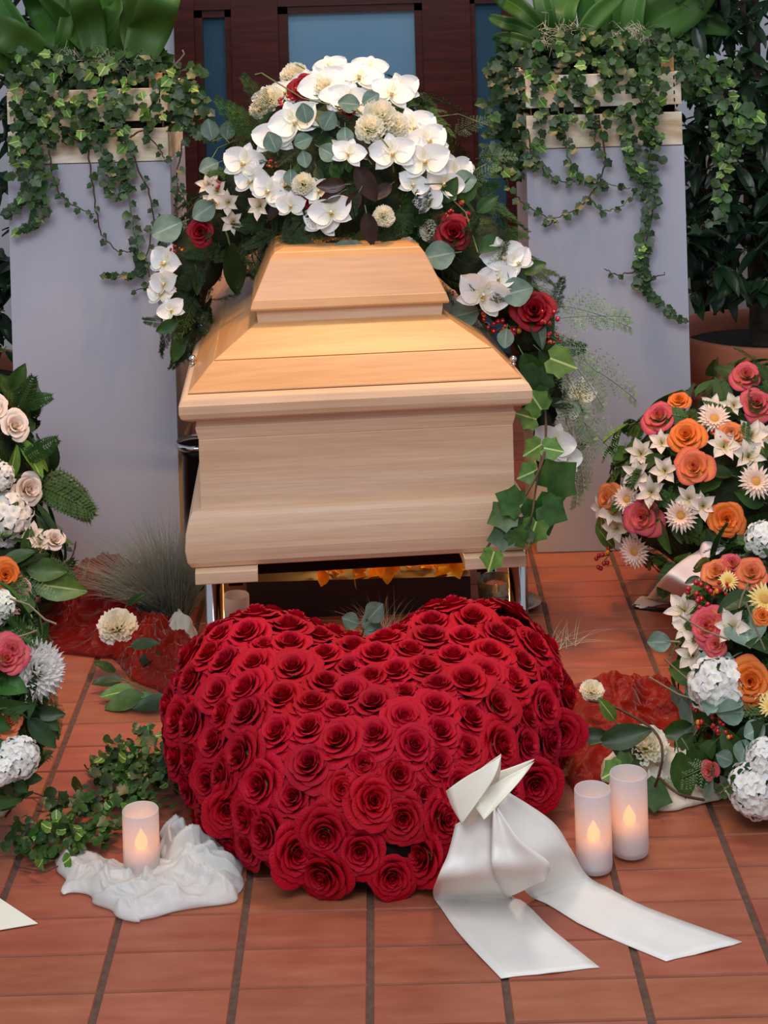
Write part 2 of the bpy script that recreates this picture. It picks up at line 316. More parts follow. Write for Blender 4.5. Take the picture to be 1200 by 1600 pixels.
def walls():
    b = MB(); x1, x2 = at(279, 100, YW).x, at(815, 100, YW).x
    b.box(((-3.5 + x1) / 2, YW + .1, 1.2), (x1 + 3.5, .2, 2.5)); b.box(((3.5 + x2) / 2, YW + .1, 1.2), (3.5 - x2, .2, 2.5)); b.box(((x1 + x2) / 2, YW + .1, 2.3), (x2 - x1, .2, .34))
    tag(put('wall_back', b.mesh('wall_back', M['wall'], False)), kind='structure')
    d = thing('door_1', (x1, YW, 0), None, None); tag(d, kind='structure')
    def post(pa, pb, name='door_frame', dep=.12, z0=0, z1=2.13, y=YW, m='mahog'):
        xa, xb = at(pa, 200, y).x, at(pb, 200, y).x; q = MB()
        q.v = []; q.quad((xa, y - dep / 2, z0), (xa, y - dep / 2, z1), (xb, y - dep / 2, z1), (xb, y - dep / 2, z0)); q = MB(); q.box(((xa + xb) / 2, y, (z0 + z1) / 2), (xb - xa, dep, z1 - z0))
        return soften(put(name, q.mesh(name, M[m], False), d, (0, 0, 0)), .006)
    for pa, pb in ((279, 310), (368, 440), (664, 738), (800, 822)): post(pa, pb)
    for pa, pb in ((310, 322), (357, 368), (440, 455), (652, 664), (738, 746), (788, 800)): post(pa, pb, 'door_moulding', .07)
    def rail(pa, pb, ya, yb, name, dep, m):
        xa, xb = at(pa, 200, YW).x, at(pb, 200, YW).x; q = MB(); z0, z1 = at(500, ya, YW).z, at(500, yb, YW).z
        q.box(((xa + xb) / 2, YW, (z0 + z1) / 2), (xb - xa, dep, z1 - z0)); return soften(put(name, q.mesh(name, M[m], False), d, (0, 0, 0)), .004)
    rail(440, 664, 8, -160, 'door_frame', .10, 'mahog'); rail(440, 664, 20, 8, 'door_moulding', .07, 'mahog')
    rail(310, 368, 10, -160, 'door_frame', .10, 'mahog'); rail(310, 368, 22, 10, 'door_moulding', .07, 'mahog')
    rail(738, 800, 2, -160, 'door_frame', .10, 'mahog'); rail(738, 800, 12, 2, 'door_moulding', .07, 'mahog')
    for a_, c_ in ((300, 375), (435, 670), (735, 805)):
        rail(a_, c_, 900, 700, 'door_frame', .10, 'mahog')
        rail(a_ + 8, c_ - 8, 760, 4, 'door_pane', .012, 'pane' if a_ == 435 else 'paned')
walls()
def plinth(name, pl, pr, pyt, label):
    Y = 4.36; a, b_ = at(pl, 560, Y), at(pr, 560, Y); zt = at((pl + pr) / 2, pyt, Y).z
    t = MB(); wd = b_.x - a.x; t.box((0, wd * .42, zt / 2), (wd, wd * .84, zt))
    o = put(name, t.mesh(name, M['plinth'], False), None, (a.x + wd / 2, Y, .001)); soften(o, .006, 3)
    tag(o, label, 'plinth', 'painted display plinths'); return a.x, b_.x, zt, Y
PL = plinth('display_plinth', 20, 274, 256, 'grey-blue painted plinth left of the casket, under the crate of strap-leaved plants')
PR = plinth('display_plinth', 831, 1078, 231, 'grey-blue painted plinth right of the casket, beside the terracotta tree pot')
# ------------------------------------------------------------------ flower and leaf meshes
def heads(n): return Matrix.Rotation(n, 4, 'Z')
def mk_rose(seed, mat, n=21, openness=1.0, tight=.0):
    r = random.Random(seed); b = MB(); b.mi = 0; ph = r.uniform(0, 6)
    for k in range(n):
        t = k / (n - 1); ph += 2.39996 + r.uniform(-.2, .2); rt = (.09 + .86 * t ** 1.15) * openness; rb = .03 + .2 * t
        zt = .50 - .44 * t ** 1.5 + r.uniform(-.02, .02) + .25 * tight * (1 - t); zb = -.28 - .02 * t; A = 1.30 - .36 * t; cu = .035 + .13 * t; k1, k2 = r.uniform(0, 6), r.uniform(0, 6); lean = r.uniform(-.06, .06) * (1 - t)
        def f(u, v, rt=rt, rb=rb, zt=zt, zb=zb, A=A, cu=cu, ph=ph, t=t, k1=k1, k2=k2, lean=lean):
            uu = 2 * u - 1; e = v * (1 - .17 * abs(uu) ** 3)
            bulge = math.sin(e * 2.2) / .81 if e < .95 else 1.07
            rr = rb + (rt - rb) * min(1.07, bulge) * (e ** .45 if e > 0 else 0)
            z = zb + (zt - zb) * e ** .8
            c = max(0, e - .72) / .28
            rr += cu * c * 1.0; z -= cu * c * c * 1.1
            wav = .025 * (t + .3) * c * math.sin(uu * 5 + k1) + .012 * c * math.sin(uu * 11 + k2); z += wav; rr += wav * .8 + .035 * c * (1 - abs(uu)) * t
            a = ph + uu * A * (.35 + .65 * min(1, e * 1.6)) * (.75 + .25 * (1 - c * abs(uu)))
            return ((rr + lean * .3) * math.cos(a), (rr - lean * .3) * math.sin(a), z)
        b.grid(f, 8, 6)
    # the whorled heart
    for q in range(3):
        a0 = q * 2.1 + r.uniform(0, 1)
        b.grid(lambda u, v, a0=a0, q=q: ((.035 + .045 * u + .01 * q) * math.cos(a0 + u * 5.2), (.035 + .045 * u + .01 * q) * math.sin(a0 + u * 5.2), -.1 + .5 * v + .02 * math.sin(u * 9)), 10, 2)
    b.sphere((0, 0, -.06), (.13, .13, .2), 8, 6)
    b.mi = 1; b.lathe([(.02, -.62), (.07, -.5), (.16, -.38), (.2, -.26), (.05, -.24)], 8)
    for q in range(5):
        a = q * 1.2566
        b.grid(lambda u, v, a=a: (math.cos(a) * (.16 + .28 * v) - math.sin(a) * (u - .5) * .16 * (1 - v), math.sin(a) * (.16 + .28 * v) + math.cos(a) * (u - .5) * .16 * (1 - v), -.3 - .12 * v * v), 2, 3)
    return b.mesh('rose_head', [mat, M['calyx']])
def petal2(b, L, W, ang, elev, cup=.15, bend=.2, shape=.5, nu=4, nv=5, r0=.05, z0=0, tw=0, ruff=0, ph=0, rd=.7):
    Mx = Matrix.Rotation(ang, 4, 'Z') @ Matrix.Translation((0, r0, z0)) @ Matrix.Rotation(elev, 4, 'X')
    def f(u, v):
        x = (2 * u - 1); wv = math.sin(math.pi * min(.995, max(.02, (.04 + .96 * v)) ** shape)) ** rd
        rf = ruff * v * math.sin(x * 7 + ph) * .5
        return (x * W * wv, L * v + rf * .3, cup * W * x * x * 1.2 - bend * L * v * v + rf)
    b.grid(f, nu, nv, Mx)
def mk_orchid(seed):
    r = random.Random(seed); b = MB(); b.mi = 0
    for a, e in ((0, .12), (2.15, .15), (-2.15, .15)): petal2(b, .88, .30, a, e, .25, .12, .75, ph=r.uniform(0, 6), ruff=.02, rd=.55)
    for a in (1.25, -1.25): petal2(b, .98, .56, a, .2 + r.uniform(-.05, .08), .2, .18, .62, 8, 8, rd=.5, ph=r.uniform(0, 6), ruff=.03, z0=.03)
    b.mi = 1
    petal2(b, .3, .09, 3.14, .9, .5, -.3, .5, z0=.05); petal2(b, .22, .09, 2.2, 1.1, .5, -.2, .6, z0=.05); petal2(b, .22, .09, -2.2, 1.1, .5, -.2, .6, z0=.05)
    b.mi = 0; b.sphere((0, .03, .13), (.07, .07, .1)); b.mi = 2; b.tube([(0, -.1, 0), (0, -.25, -.25), (0, -.6, -.5)], .025, 4)
    return b.mesh('orchid_bloom', [M['white'], M['lip'], M['gstem']])
def mk_frill(seed, mat, n=60, flat=.6, pl=.5, pw=.2, ruff=.12, tip=.5):
    """carnation, mum or hydrangea head: petals standing out over a dome"""
    r = random.Random(seed); b = MB()
    for k in range(n):
        t = (k + .5) / n; th = math.acos(1 - t * (1.15)); ph = k * 2.39996; d = Vector((math.sin(th) * math.cos(ph), math.sin(th) * math.sin(ph), math.cos(th)))
        q = dir_q(d, Vector((-math.cos(ph), -math.sin(ph), .4))); c = Vector((d.x * .35, d.y * .35, (d.z * .35 - .1) * flat))
        Mx = Matrix.Translation(c) @ q.to_matrix().to_4x4() @ Matrix.Rotation(r.uniform(-.3, .3), 4, 'Y'); L = pl * r.uniform(.9, 1.15); p0 = r.uniform(0, 6)
        def f(u, v):
            x = 2 * u - 1; wv = .35 + .65 * math.sin(math.pi / 2 * v) if tip else math.sin(math.pi * (v * .9 + .08))
            rf = ruff * v * v * math.sin(x * 6 + p0)
            return (x * pw * wv, L * v * (1 - .12 * x * x) + rf * .3, rf + .15 * L * v * v)
        b.grid(f, 4, 3, Mx)
    b.mi = 1; b.lathe([(.02, -.6), (.1, -.45), (.13, -.2), (.1, 0)], 8)
    return b.mesh('frilled_bloom', [mat, M['calyx']])
def mk_hyd(seed, mat, n=46):
    r = random.Random(seed); b = MB()
    for k in range(n):
        t = (k + .5) / n; th = math.acos(1 - t * 1.25); ph = k * 2.39996; d = Vector((math.sin(th) * math.cos(ph), math.sin(th) * math.sin(ph), math.cos(th)))
        Mx = Matrix.Translation(d * .8 * r.uniform(.9, 1.06)) @ face_q(d + Vector((r.uniform(-.4, .4), r.uniform(-.4, .4), r.uniform(-.4, .4)))).to_matrix().to_4x4()
        for a in range(4):
            b.grid(lambda u, v, a=a: (Matrix.Rotation(a * 1.5708, 3, 'Z') @ Vector(((2 * u - 1) * .13 * math.sin(math.pi * (.12 + .8 * v)), .24 * v, .06 * math.sin(3 * v) + .03 * (2 * u - 1) ** 2))), 2, 3, Mx)
    b.mi = 1; b.sphere((0, 0, -.05), .72, 10, 8)
    return b.mesh('floret_ball', [mat, M['gstem']])
def mk_daisy(seed, mat, n=22, rows=3):
    r = random.Random(seed); b = MB()
    for q in range(rows):
        for k in range(n - 3 * q): petal2(b, (.78 - .17 * q) * r.uniform(.93, 1.05), .095, k * 6.2832 / (n - 3 * q) + q * .15 + r.uniform(-.04, .04), .12 + .3 * q, .3, .12, .8, 2, 4, r0=.2, z0=.03 * q)
    b.mi = 1; b.sphere((0, 0, .05), (.27, .27, .11), 12, 6)
    b.mi = 2; b.tube([(0, 0, 0), (0, 0, -.5)], .05, 5)
    return b.mesh('daisy_bloom', [mat, M['ochre'], M['gstem']])
def mk_alst(seed):
    r = random.Random(seed); b = MB()
    for k in range(6): petal2(b, .95 * r.uniform(.9, 1.05), .36 if k % 2 else .27, k * 1.047, .75 + r.uniform(-.15, .1), .3, .45, .85, 4, 5, z0=-.25, ruff=.03, ph=k)
    b.mi = 1
    for k in range(4): b.tube([(0, 0, -.2), (r.uniform(-.1, .1), r.uniform(-.1, .1), .4)], .012, 3)
    b.tube([(0, 0, -.2), (0, 0, -.7)], .04, 4)
    return b.mesh('alstroemeria_bloom', [M['alst'], M['gstem']])
def mk_berries(seed, n=9, mats=('berry', 'oberry')):
    r = random.Random(seed); b = MB()
    for k in range(n):
        p = Vector((r.uniform(-.8, .8), r.uniform(-.8, .8), r.uniform(-.1, .5))); b.mi = 1 if k == 4 else 0
        b.sphere(p, .2, 8, 6); b.mi = 2; b.tube([p * .9, (p.x * .3, p.y * .3, -.3), (0, 0, -.8)], .02, 3); b.tube([p + Vector((0, 0, .18)), p + Vector((0, 0, .26))], .03, 3)
    return b.mesh('berry_sprig', [M[mats[0]], M[mats[1]], M['gstem']])
def mk_leaf(name, L, W, mat, shape=.8, cup=.25, bend=.25, stem=.25, nv=6):
    b = MB(); b.grid(lambda u, v: ((2 * u - 1) * W * math.sin(math.pi * (.03 + .94 * v) ** shape) ** .8, L * v, cup * W * abs(2 * u - 1) ** 1.3 - bend * L * v * v), 4, nv)
    if stem: b.mi = 1; b.tube([(0, .03, 0), (0, -stem * .5, .0), (0, -stem, -.05)], .018, 4)
    return b.mesh(name, [mat, M['gstem']])
def mk_ivy(mat, lobes=1.0, cup=.12):
    b = MB(); o = [(0, 0), (.22, -.16), (.52, .02), (.44 + .03 * lobes, .24), (.58, .48), (.34, .62), (.0, .98)]
    P = [(x, y) for x, y in o] + [(-x, y) for x, y in o[-2:0:-1]]; c = Vector((0, .34, -.03))
    for k in range(len(P)):
        a, d = P[k], P[(k + 1) % len(P)]; za, zd = cup * abs(a[0]) - .12 * a[1] ** 2, cup * abs(d[0]) - .12 * d[1] ** 2
        b.poly([c, (a[0], a[1], za), (d[0], d[1], zd)], [(.5, .34), (.5 + a[0], a[1]), (.5 + d[0], d[1])])
    return weld(b.mesh('ivy_leaf', [mat]))
def mk_round(mat):
    b = MB(); c = Vector((0, .5, -.05)); n = 10
    for k in range(n):
        a, d = k * 6.2832 / n, (k + 1) * 6.2832 / n; g = lambda t: (.47 * math.sin(t), .5 - .5 * math.cos(t) * (1 if math.cos(t) < .9 else .7), .05 * math.cos(2 * t))
        b.poly([c, g(a), g(d)], [(.5, .5), (.5 + .4 * math.sin(a), .5), (.5 + .4 * math.sin(d), .5)])
    return weld(b.mesh('round_leaf', [mat]))
def mk_feather(seed, mat, n=16, L=1.0, W=.34, droop=.3, needles=7, nl=.09, curved=.2):
    """asparagus fern: a stem with side branches that carry hair-thin needles"""
    r = random.Random(seed); b = MB(); S = lambda t: Vector((curved * t * t * .6, L * t, -droop * t * t)); b.tube([S(i / 8) for i in range(9)], .006, 3)
    for k in range(n * 2):
        t = .1 + .9 * k / (n * 2); p = S(t); sd = 1 if k % 2 else -1; l = W * (1 - t * .8) * (.45 + .55 * min(1, t * 5)) * r.uniform(.8, 1.15)
        d = Vector((sd * .85, .55 + r.uniform(-.15, .2), r.uniform(-.25, .3))).normalized(); q = p + d * l - Vector((0, 0, .15 * l)); x = Vector((0, 0, .004)); b.poly([p - x, p + x, q])
        for m in range(needles):
            s = (m + 1) / needles; c = p.lerp(q, s)
            for g in (1, -1):
                e = (d * .8 + Vector((-d.y, d.x, 0)) * g * .8 + Vector((0, 0, r.uniform(-.5, .5)))).normalized() * nl * (1.1 - s * .5); sw = d * .009; b.poly([c - sw, c + sw, c + e])
    return b.mesh('feather_frond', [mat], False)
def mk_fern(seed, mat, n=15, L=1.0, W=.32, droop=.35):
    r = random.Random(seed); b = MB(); S = lambda t: Vector((0, L * t, -droop * t * t)); b.tube([S(i / 6) for i in range(7)], .012, 3)
    for k in range(n):
        t = .08 + .92 * k / n; l = W * math.sin(math.pi * (.25 + .72 * t)) ** .8
        for sd in (1, -1):
            p = S(t); d = Vector((sd, .55, r.uniform(-.12, .12))).normalized(); w_ = Vector((0, .045, 0))
            q = p + d * l - Vector((0, 0, .12 * l)); m_ = p.lerp(q, .45); b.poly([p - w_ * .4, m_ - w_, q, m_ + w_, p + w_ * .4])
            for g in range(3):
                c = p.lerp(q, .25 + .25 * g); b.poly([c - w_ * .6, c + w_ * .6, c + Vector((sd * .05, .1, .0))]); b.poly([c - w_ * .6, c + w_ * .6, c + Vector((sd * .07, -.055, .0))])
    return b.mesh('fern_frond', [mat], False)
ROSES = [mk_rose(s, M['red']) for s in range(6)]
def kinds(mat, s=40, n=14, tight=.2): return [mk_rose(s + i, M[mat], n, .92, tight) for i in range(2)]
KD = dict(red=[mk_rose(11, M['darkred'], 15, .9, .5), mk_rose(12, M['darkred'], 14, .8, .9)], peach=kinds('peach'), orange=kinds('orange', 50, 18, .1), coral=kinds('coral', 60, 13, .5), blush=kinds('blush', 70, 13, .6), pink=kinds('pink', 80), wrose=kinds('cream', 85, 12, .5),
    orchid=[mk_orchid(i) for i in range(3)], carn=[mk_frill(i, M['cream'], 56) for i in range(2)], mum=[mk_frill(5, M['white'], 130, .8, .62, .13, .03, 0)], hyd=[mk_hyd(3, M['hydrangea']), mk_hyd(4, M['white'])],
    whyd=[mk_hyd(6, M['white'], 60)], gerb=[mk_daisy(1, M['gerb']), mk_daisy(2, M['gerb'])], yel=[mk_daisy(3, M['yellow'], 20, 2)], alst=[mk_alst(i) for i in range(3)], berry=[mk_berries(i) for i in range(2)])
NAMEOF = dict(red='rose', peach='rose', orange='rose', coral='rose', blush='rose', pink='rose', wrose='rose', orchid='orchid', carn='carnation', mum='chrysanthemum', hyd='hydrangea', whyd='hydrangea', gerb='daisy', yel='daisy', alst='alstroemeria', berry='berry_sprig')
LAB = dict(red='dark red rose', peach='peach rose', orange='orange rose', coral='coral and pink rose', blush='blush rose', pink='pink rose', wrose='cream rose', orchid='white orchid', carn='cream carnation', mum='white chrysanthemum', hyd='white and green hydrangea', whyd='white hydrangea', gerb='blush daisy with peach centre', yel='pale yellow daisy', alst='speckled cream alstroemeria', berry='red berries')
LV = dict(euc=mk_leaf('eucalyptus_leaf', 1, .46, M['euc'], .95, .15, .1), brown=mk_leaf('brown_leaf', 1, .28, M['brown'], .9), green=mk_leaf('green_leaf', 1, .3, M['ivy'], .85), dark=mk_leaf('dark_leaf', 1, .24, M['ivyd'], .85),
    ivy=mk_ivy(M['ivy']), ivyd=mk_ivy(M['ivyd'], .6), ivyl=mk_ivy(M['ivyl']), rnd=mk_round(M['ivy']), rndl=mk_round(M['ivyl']), tree=mk_leaf('tree_leaf', 1, .19, M['tree'], .85, .3, .3), pale=mk_leaf('pale_leaf', 1, .26, M['ivyl'], .85),
    fea=mk_feather(1, M['fern']), fead=mk_feather(2, M['fernd'], 18), feab=mk_feather(3, M['fernb'], 13, 1, .36, .5, 5, .07), fern=mk_fern(1, M['fern']), fernd=mk_fern(2, M['fernd']))
LN = dict(euc='eucalyptus_leaf', brown='leaf', green='leaf', dark='leaf', ivy='leaf', ivyd='leaf', ivyl='leaf', rnd='leaf', rndl='leaf', tree='leaf', pale='leaf', fea='fern_frond', fead='fern_frond', feab='fern_frond', fern='fern_frond', fernd='fern_frond')
CAMP = Vector((0, 0, H))
class Blobs:
    def __init__(s, L): s.L = [(Vector(c), Vector(r)) for c, r in L]
    def hit(s, px, py):
        d = (at(px, py, 1) - CAMP); best = None
        for c, r in s.L:
            o = Vector([(CAMP[i] - c[i]) / r[i] for i in range(3)]); e = Vector([d[i] / r[i] for i in range(3)])
            A, B, Cc = e.dot(e), o.dot(e), o.dot(o) - 1; D = B * B - A * Cc
            if D >= 0:
                t = (-B - math.sqrt(D)) / A; miss = 0
            else: t = -B / A; miss = math.sqrt(max(0, (o + e * t).length - 1))
            p = CAMP + d * t; n = Vector([(p[i] - c[i]) / r[i] ** 2 for i in range(3)]).normalized()
            key = (miss > 0, miss if miss else t)
            if best is None or key < best[0]: best = (key, p, n)
        return best[1], best[2]
    def rand(s, k=None):
        while True:
            c, r = s.L[k if k is not None else rnd.choices(range(len(s.L)), [r.x * r.z + r.x * r.y for _, r in s.L])[0]]
            d = Vector((rnd.gauss(0, 1), rnd.gauss(0, 1), rnd.gauss(0, 1))).normalized(); p = Vector([c[i] + d[i] * r[i] for i in range(3)])
            if p.z < .015: continue
            if any(i[0] is not c and sum(((p[q] - i[0][q]) / i[1][q]) ** 2 for q in range(3)) < .85 for i in s.L): continue
            return p, Vector([d[i] / r[i] for i in range(3)]).normalized()
def core(t, B, mat='moss', sh=.82, name='floral_base'):
    b = MB()
    for c, r in B.L:
        def f(u, v, c=c, r=r):
            d = Vector((math.cos(6.2832 * u) * math.sin(math.pi * v), math.sin(6.2832 * u) * math.sin(math.pi * v), -math.cos(math.pi * v)))
            k = sh * (1 + .12 * noise.noise(d * 3 + c * 5)); p = Vector([c[i] + d[i] * r[i] * k for i in range(3)]); p.z = max(p.z, .004) if c.z - r.z < .05 else p.z; return p
        b.grid(f, 18, 12)
    return put(name, weld(b.mesh(name, M[mat])), t, (0, 0, 0) if not t else wloc(t) * 0, world=True)
def bloom(t, B, kind, px, py, size, out=0.0, face=.55, spin=None, nrm=None):
    """size = bloom width in photo pixels; face mixes the surface normal with the way to the viewer"""
    p, n = B.hit(px, py); Y = p.y; rad = size / 2 / ppm(Y)
    v = (CAMP - p).normalized(); n2 = (n * (1 - face) + v * face + Vector((0, 0, .1))).normalized() if nrm is None else Vector(nrm).normalized()
    me = rnd.choice(KD[kind]); p = p + n * (out - .0) ; o = put(NAMEOF[kind], me, t, p, face_q(n2, spin if spin is not None else (rnd.uniform(-.5, .5) if kind == 'orchid' else None), .08), rad * (1.02 if kind in ('orchid',) else 1.0))
    o['label'] = LAB[kind]; return o
def leafp(t, B, kind, px, py, size, ang, out=.012, tiltn=.35, lab=None):
    """leaf with its foot at px,py; ang = direction in the picture plane, degrees anticlockwise from right"""
    p, n = B.hit(px, py); L = size / ppm(p.y); a = R(ang); d = Vector((math.cos(a), -.25, math.sin(a))).normalized(); v = (CAMP - p).normalized()
    o = put(LN[kind], LV[kind], t, p + n * out, dir_q(d, (v + n * tiltn)), L)
    if lab: o['label'] = lab
    return o
def fill(t, B, kind, n, lo, hi, k=None, ang=.9, out=(-.02, .01), upb=0.0):
    for _ in range(n):
        p, nn = B.rand(k); q = Vector((rnd.gauss(0, 1), rnd.gauss(0, 1), rnd.gauss(0, 1))).normalized(); d = (nn * (1 - ang) + (q - nn * q.dot(nn)).normalized() * ang + Vector((0, 0, upb))).normalized()
        s = U(lo, hi); pp = p + nn * U(*out)
        if pp.z + d.z * s < .02: d.z = abs(d.z) * .3
        kk = rnd.choice(kind) if isinstance(kind, (list, tuple)) else kind
        put(LN[kk], LV[kk], t, pp, dir_q(d, nn + Vector((U(-.4, .4), U(-.4, .4), U(-.2, .5)))), s)
def fillj(t, B, kinds_, n, lo, hi, ang=.75, out=(-.025, .008), upb=0.0, name='filler_greenery'):
    for kk in kinds_:
        it = []
        for _ in range(n):
            p, nn = B.rand(); q = Vector((rnd.gauss(0, 1), rnd.gauss(0, 1), rnd.gauss(0, 1))).normalized(); d = (nn * (1 - ang) + (q - nn * q.dot(nn)).normalized() * ang + Vector((0, 0, upb))).normalized(); s = U(lo, hi)
            if p.z + d.z * s < .02: d.z = abs(d.z) * .3
            it.append((p + nn * U(*out), dir_q(d, nn + Vector((U(-.4, .4), U(-.4, .4), U(-.2, .5)))), s))
        joined(t, name, kk, it)
def joined(t, name, kind, items, mats=None):
    """many alike leaves joined into one part"""
    src = LV[kind]; n = len(src.vertices); co = np.empty(n * 3); src.vertices.foreach_get('co', co); co = co.reshape(-1, 3)
    fs = [tuple(p.vertices) for p in src.polygons]; mi = [p.material_index for p in src.polygons]; uv = np.empty(len(src.uv_layers[0].data) * 2); src.uv_layers[0].data.foreach_get('uv', uv)
    V, Fc, MI, UV = [], [], [], []
    for i, (p, q, s) in enumerate(items):
        m = np.array(q.to_matrix()); V.append(co @ m.T * s + np.array(p)); Fc += [tuple(a + i * n for a in f) for f in fs]; MI += mi; UV.append(uv)
    me = bpy.data.meshes.new(name); me.from_pydata(np.concatenate(V).tolist(), [], Fc); me.uv_layers.new(name='UVMap').data.foreach_set('uv', np.concatenate(UV))
    for m in src.materials: me.materials.append(m)
    me.polygons.foreach_set('material_index', MI); me.update()
    return tag(put(name, me, t, (0, 0, 0) if t is None else (0, 0, 0)), kind='stuff')
# NEXT
# ------------------------------------------------------------------ casket on its stand
YAW = R(4.4); CO = Vector((-.063, 3.56, 0)); CM = Matrix.Translation(CO) @ Matrix.Rotation(YAW, 4, 'Z'); LEN = 1.95
def half(y): return .365 - .03 * y
def casket():
    t = thing('casket', CO + Vector((0, 0, .245)), 'pale alder wood casket with moulded lid, raised on chrome legs behind the red heart', 'casket')
    def rect(i, z, k=1.0):
        return [CM @ Vector(p) for p in ((-half(i) + i * k, i, z), (half(i) - i * k, i, z), (half(LEN - i) - i * k, LEN - i, z), (-half(LEN - i) + i * k, LEN - i, z))]
    def loft(name, lv, par, mat='casket', cap=True, bev=.004, only=None):
        b = MB(); prev = None
        for l in lv:
            c = rect(*l)
            if prev:
                for k in range(4): b.quad(prev[k], prev[(k + 1) % 4], c[(k + 1) % 4], c[k])
            elif cap: b.quad(c[0], c[3], c[2], c[1])
            prev = c
        if cap: b.quad(*prev)
        o = put(name, weld(b.mesh(name, M[mat], False)), par, (0, 0, 0)); soften(o, bev, 3)
        return o
    def arc(i0, z0, i1, z1, ic, n=6):   # a rounded bulge between two levels
        return [(i0 + (i1 - i0) * k / n - ic * math.sin(math.pi * k / n), z0 + (z1 - z0) * k / n) for k in range(n + 1)]
    b_ = loft('base_plinth', [(.016, .272), (.008, .285), (.004, .31), (.006, .345), (.014, .375), (.02, .386), (.03, .388)], t, 'casket2', bev=.003)
    loft('body', [(.036, .386), (.036, .53)], t, 'casket2', bev=.002)
    loft('body_moulding', [(.036, .53), (.032, .545), (.030, .556), (.034, .560), (.034, .573)], t, 'casket2', bev=.001)
    lid = loft('lid', [(.016, .573), (.003, .580), (-.001, .592), (-.001, .608), (.006, .622), (.018, .628), (.03, .629)], t, 'casket2', bev=.003)
    loft('lid_lower_panel', [(.018, .629), (.018, .632), (.068, .683)], lid, 'casketlit', bev=.0015)
    loft('lid_upper_panel', [(.070, .684), (.155, .738), (.162, .740)], lid, 'casketlit', bev=.0015)
    loft('lid_neck', [(.162, .738), (.158, .768)], lid, 'casket2', bev=.001)
    loft('lid_cap', [(.148, .766), (.146, .77), (.152, .788), (.153, .789), (.190, .868), (.200, .882), (.22, .888)], lid, 'casketlit', bev=.002)
    m = MB(); m.sphere((0, 0, .012), .0085, 12, 8); m.lathe([(.0, .0), (.007, .0), (.004, .003), (.004, .008)], 10); km = m.mesh('lid_screw', M['chrome'])
    for sx in (-1, 1):
        for yy in (.08, .42, 1.0, 1.6):
            y = yy + .2 if sx < 0 else yy + .06
            z, i = .629, .0125
            put('lid_screw', km, lid, CM @ Vector((sx * (half(y) - i), y, z)))
    for sx in (-1, 1):
        for y in (.09, 1.5):
            f = MB(); f.box((sx * (half(y) - .085), y, .2585), (.128, .2, .025), CM); soften(put('foot_block', weld(f.mesh('foot_block', M['casket2'], False)), t, (0, 0, 0)), .002)
casket()
def bier():
    t = thing('casket_stand', CO, 'chrome-legged stand carrying the casket, half hidden by the rose heart', 'stand')
    fr = MB()
    for x in (-.26, .26): fr.box((x, .8, .231), (.03, 1.5, .026), CM)
    for y in (.14, 1.46): fr.box((0, y, .226), (.5, .03, .026), CM)
    soften(put('frame', weld(fr.mesh('stand_frame', M['black'], False)), t, (0, 0, 0)), .002)
    for px, y in ((335, .16), (810, .14), (765, .62), (350, .95)):
        Y = 3.56 + y; X = at(px, 930, Y).x
        m = MB(); m.lathe([(0, 0), (.024, 0), (.024, .006), (.0205, .008), (.0205, .243), (0, .243)], 20); put('leg', m.mesh('stand_leg', M['chrome']), t, (X, Y, .002))
bier()
